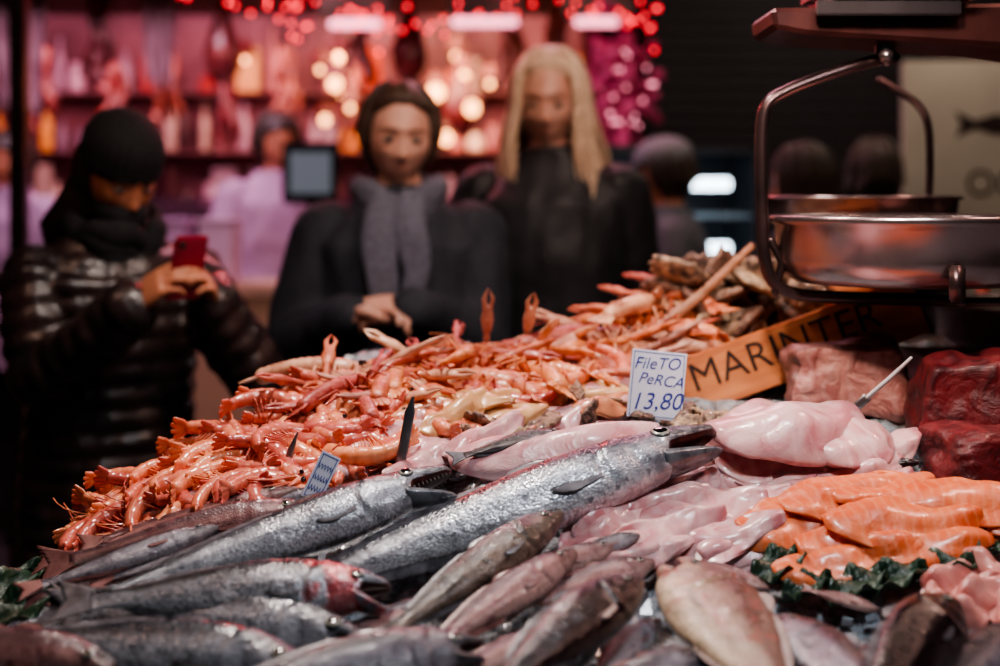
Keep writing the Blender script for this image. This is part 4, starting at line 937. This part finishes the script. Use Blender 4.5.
proto=[mk('food_box' if i%3==1 else 'food_jar',*jp[i%3],jars[i//3],smooth=(i%3!=1)) for i in range(18)]; used=0; rj=random.Random(9)
for z in (1.357,1.667,1.987):
    for i in range(34):
        if used>=18 and rj.random()<.12: continue
        x=-3.3+i*.113+rj.uniform(-.03,.03); k=used%18 if used<18 else rj.randrange(18)
        M=Matrix.Translation((x,6.86+rj.uniform(-.06,.06),z))@Matrix.Rotation(rj.uniform(0,3),4,'Z')@Matrix.Diagonal((rj.uniform(.6,1.2),rj.uniform(.6,1.1),rj.uniform(.5,1.5),1))
        if used<18: o=proto[used]; o.matrix_world=M
        else: o=proto[k].copy(); COL.objects.link(o); o.matrix_world=M
        tag(o,'small carton of food on stall shelf' if k%3==1 else 'colourful jar of preserved food on stall shelf','box' if k%3==1 else 'jar','cartons on the stall shelves' if k%3==1 else 'jars on the stall shelves'); used+=1
hamm=mat('ham_skin',(.3,.07,.05),(.12,.025,.025),scale=12,rough=.35,coat=.4,rnd=.4); hg=lathe([(.0005,-.34),(.05,-.33),(.09,-.26),(.1,-.18),(.07,-.08),(.035,.02),(.022,.1),(.028,.14),(.0005,.15)],20)
saus=G()
for q in range(5):
    aa=q/5*6.28; P=[V((.05*math.cos(aa)*(.3+t)+.02*math.sin(t*9+q),.05*math.sin(aa)*(.3+t),.14-t*(.34+.03*q))) for t in np.linspace(0,1,24)]
    saus.add(tube(P,[.016+.006*abs(math.sin(t*14)) for t in np.linspace(0,1,24)],8))
for i,(x,z,Y,kk) in enumerate([(-1.78,2.2,5.55,1),(-1.22,2.2,5.5,0),(-.62,2.16,5.5,1),(-.4,2.2,5.5,0),(.05,2.17,5.5,1),(.25,2.12,5.5,1),(-2.6,2.2,5.5,0),(.30,1.95,5.7,1),(-1.9,1.95,6.2,1),(-1.35,1.9,6.2,1),(-1.05,2.02,6.1,1),(-.2,2.0,6.2,0),(-.75,1.95,6.2,1),(-1.6,2.05,6.0,1),(-2.2,2.0,6.0,1)]):
    nm='cured_ham' if kk==0 else 'sausage_bunch'
    o=mk(nm,*(hg if kk==0 else (saus.v,saus.f)),hamm); mk('hanging_cord',*tube([(0,0,.13),(0,0,.13+(2.31-z)/.85)],.005,8),ink,parent=o)
    o.matrix_world=Matrix.Translation((x,Y,z))@Matrix.Rotation(i*1.3,4,'Z')@Matrix.Scale(.85,4)
    tag(o,'dark red cured ham hanging from the stall canopy' if kk==0 else 'bunch of dark sausages hanging from the stall canopy','ham' if kk==0 else 'sausage','hanging cured hams' if kk==0 else 'hanging sausage bunches')
clothm=mat('hanging_plastic_pale',(.48,.3,.34),(.2,.09,.12),scale=6,rough=.35,coat=.3,stretch=(3,3,1))
for x,wd_,z0,z1,Y in ((-2.1,.26,1.78,2.3,5.45),(-1.5,.16,1.9,2.3,5.5),(-2.5,.3,1.7,2.3,5.5)):
    v=[];f=[];n=28
    for i in range(n+1):
        for j in range(9): q=i/n; v.append((x+(q-.5)*wd_*(1-.35*(1-j/8)**2),Y+.025*math.sin(q*22+j*.3),z0+(z1-z0)*j/8+.05*math.sin(q*11)*(1-j/8)))
    for i in range(n):
        for j in range(8): a=i*9+j; f.append((a,a+1,a+10,a+9))
    o=mk('hanging_sheet',v,f,clothm); tag(o,'pale pink plastic sheet hanging at the stall','plastic sheet','hanging plastic sheets'); o.modifiers.new('t','SOLIDIFY').thickness=.003
mo=empty('till_monitor',(-.735,4.86,1.085)); tag(mo,'small till monitor glowing grey-blue','monitor')
part('monitor_frame',box((0,0,.42),(.22,.03,.24),.006),blk,mo); part('monitor_screen',box((0,-.017,.42),(.16,.004,.16)),mat('monitor_glow',(.08,.09,.1),rough=.2,emit=.14,ec=(.55,.7,.8)),mo)
part('monitor_stand',tube([(0,.02,0),(0,.02,.32)],.015,12),blk,mo); part('monitor_base',box((0,.02,.008),(.18,.12,.016),.003),blk,mo)
tb=mkG('till_table',G().add(box((-.95,4.85,1.06),(.9,.36,.05),.005)).add(box((-.95,4.85,.52),(.86,.32,1.04))),[beige],smooth=False); tag(tb,'beige till table next to the stall','table')
for i,(x,z,c) in enumerate([(-1.26,1.2,(.5,.32,.5)),(-1.08,1.2,(.65,.45,.6))]):
    o=mkG('storage_box',G().add(box((x,4.82,z+.0),(.13,.16,.23),.005)).add(box((x,4.82,z+.12),(.14,.17,.02),.003)),[mat('storage_box_lilac',c,rough=.5)],smooth=False); tag(o,'pale lilac storage box on the till table','box')
pe1=mat('bulb_warm',(1,.6,.3),emit=8,ec=(1,.40,.14)); pe2=mat('bulb_pink',(1,.5,.6),emit=3.0,ec=(1,.30,.40)); pe3=mat('bulb_red',(1,.05,.05),emit=6,ec=(1,.03,.05)); 
for i,(px,py,Y,l) in enumerate([(355,24,5.25,.09),(485,22,5.25,.12),(598,22,5.25,.08)]):
    p=W(px,py,Y); e=empty('tube_lamp',p); tag(e,'horizontal pink-white fluorescent lamp under the canopy','lamp','canopy tube lamps')
    part('lamp_tube',tube([(-l,0,0),(l,0,0)],.020,12),pe2,e); part('lamp_holder',box((0,0,.09),(.3,.06,.14),.004),dks,e)
shade=mat('lamp_shade_dark',(.1,.02,.02),rough=.4)
for i,(px,py,Y,rr2) in enumerate([(335,84,5.9,.03),(338,58,6.0,.022),(436,92,6.2,.040),(415,66,6.4,.018),(462,76,6.2,.030),(472,108,6.0,.034),(350,108,6.1,.016),(446,138,6.2,.030),(325,120,6.3,.022),(490,84,6.2,.016),(428,122,6.1,.02),(245,60,6.2,.012),(604,124,6.0,.018),(456,56,6.3,.016),(320,70,6.1,.014),(344,96,6.3,.024),(450,104,6.4,.026)]):
    p=W(px,py,Y); e=empty('pendant_lamp',p); tag(e,'small warm pendant bulb with dark shade','lamp','warm pendant bulbs')
    mk('bulb',*ellips((0,0,0),(rr2,rr2,rr2*1.1),14,10),pe1,parent=e); mk('lamp_shade',*lathe([(.06,.03),(.04,.07),(.015,.1)],20),shade,parent=e); mk('lamp_cord',*tube([(0,0,.1),(0,0,3.2-p.z)],.004,6),ink,parent=e)
rb=random.Random(14); b0=None
for i in range(120):
    if i<85: px=rb.uniform(170,660); py=8+14*math.sin(px*.021)+rb.gauss(4,13); Y=rb.uniform(4.9,5.25)
    else: px=rb.uniform(600,655); py=rb.uniform(50,130); Y=rb.uniform(5.0,5.4)
    p=W(px,py,Y)
    if b0 is None: o=mk('string_bulb',*ellips((0,0,0),(.007,.007,.009),10,8),pe3); b0=o; o1=mk('string_bulb',*ellips((0,0,0),(.006,.006,.008),10,8),pe2); o1.location=W(600,90,5.2); tag(o1,'tiny glowing pink fairy light','light bulb','fairy lights')
    else: o=(b0 if i<85 else o1).copy(); COL.objects.link(o)
    o.location=p; tag(o,'tiny glowing red fairy light' if i<85 else 'tiny glowing pink fairy light','light bulb','fairy lights')
pet=mat('blossom_pink',(.7,.12,.27),(.4,.04,.12),scale=20,rough=.6); g=G(); rf=random.Random(2)
for i in range(160):
    g.add(ellips((rf.gauss(0,.07),rf.gauss(0,.08),rf.gauss(0,.14)),(rf.uniform(.015,.035),)*3,8,6))
o=mkG('hanging_blossom',g,[pet],mw=Matrix.Translation(W(618,90,5.3))); tag(o,'bunch of pink blossom hanging at stall corner','flowers',kind='stuff')
# ------------------------------------------------------------------ lights
def area(nm,loc,tgt,size,e,c,sy=None,spread=None):
    l=bpy.data.lights.new(nm,'AREA'); l.size=size; l.energy=e; l.color=c
    if sy: l.shape='RECTANGLE'; l.size_y=sy
    if spread: l.spread=math.radians(spread)
    o=bpy.data.objects.new(nm,l); COL.objects.link(o); o.location=loc; o.rotation_euler=(V(tgt)-V(loc)).to_track_quat('-Z','Y').to_euler(); return o
area('lamp_key',(-.25,1.80,2.5),(-.05,1.5,1),.16,12.5,(1,.86,.79),spread=125)
area('fill_counter_front',(.45,.8,2.3),(.15,1.45,1),.14,2.6,(.88,.93,1),spread=90)  # added light from the camera side, brightens sign and near fish
area('fill_right_warm',(1.1,1.6,2.2),(.5,1.6,1.1),.2,3.2,(1,.6,.48),spread=110)  # added side light, only there for highlights on the fish
area('fill_crate_sign',(.15,.9,2.1),(.55,1.85,1.22),.15,1.8,(1,.8,.68),spread=45)  # added spot to brighten the crate lettering, no lamp hangs here
area('fill_people',(-1.3,1.5,2.8),(-.5,2.9,1.3),.4,6.0,(1,.6,.45))  # added soft fill on the people, stands for no fixture
area('fill_shoppers',(.5,1.7,2.6),(0,3.1,1.5),.4,5.0,(1,.74,.62),spread=80)  # added fill to lift the shoppers out of the dark
area('lamp_rim',(.3,4.4,2.9),(-.2,3,1.5),.6,16,(1,.38,.48))
area('lamp_red_side',(-.45,3.7,2.2),(-.8,2.5,1.1),.25,6,(1,.12,.12))
area('lamp_stall',(-1.4,5.9,2.25),(-1.3,6.6,1.2),2.3,40,(1,.42,.48),.6)
area('lamp_stall',(-.3,6.1,2.25),(-.3,6.8,1.5),1.0,34,(1,.5,.3),.5)
area('lamp_stall',(-1.4,4.5,2.9),(-1.2,5.4,1.5),1.0,50,(1,.64,.85))
area('lamp_sign',(1.5,3.8,2.8),(1.7,4.4,1.5),.5,13,(1,.85,.7))
w=bpy.data.worlds.new('w'); SC.world=w; w.use_nodes=True; w.node_tree.nodes['Background'].inputs[0].default_value=(.3,.42,.5,1); w.node_tree.nodes['Background'].inputs[1].default_value=.06
try: SC.view_settings.look='AgX - Medium High Contrast'
except Exception as ex: print('look',ex)
# ------------------------------------------------------------------ camera
cd=bpy.data.cameras.new('camera'); cam=bpy.data.objects.new('camera',cd); COL.objects.link(cam); cam.location=(0,0,CZ); cam.rotation_euler=(math.pi/2,0,0)
cd.lens=45; cd.sensor_width=36; cd.shift_y=-.133; cd.dof.use_dof=True; cd.dof.focus_distance=1.48; cd.dof.aperture_fstop=2.0; cd.clip_start=.05
SC.camera=cam
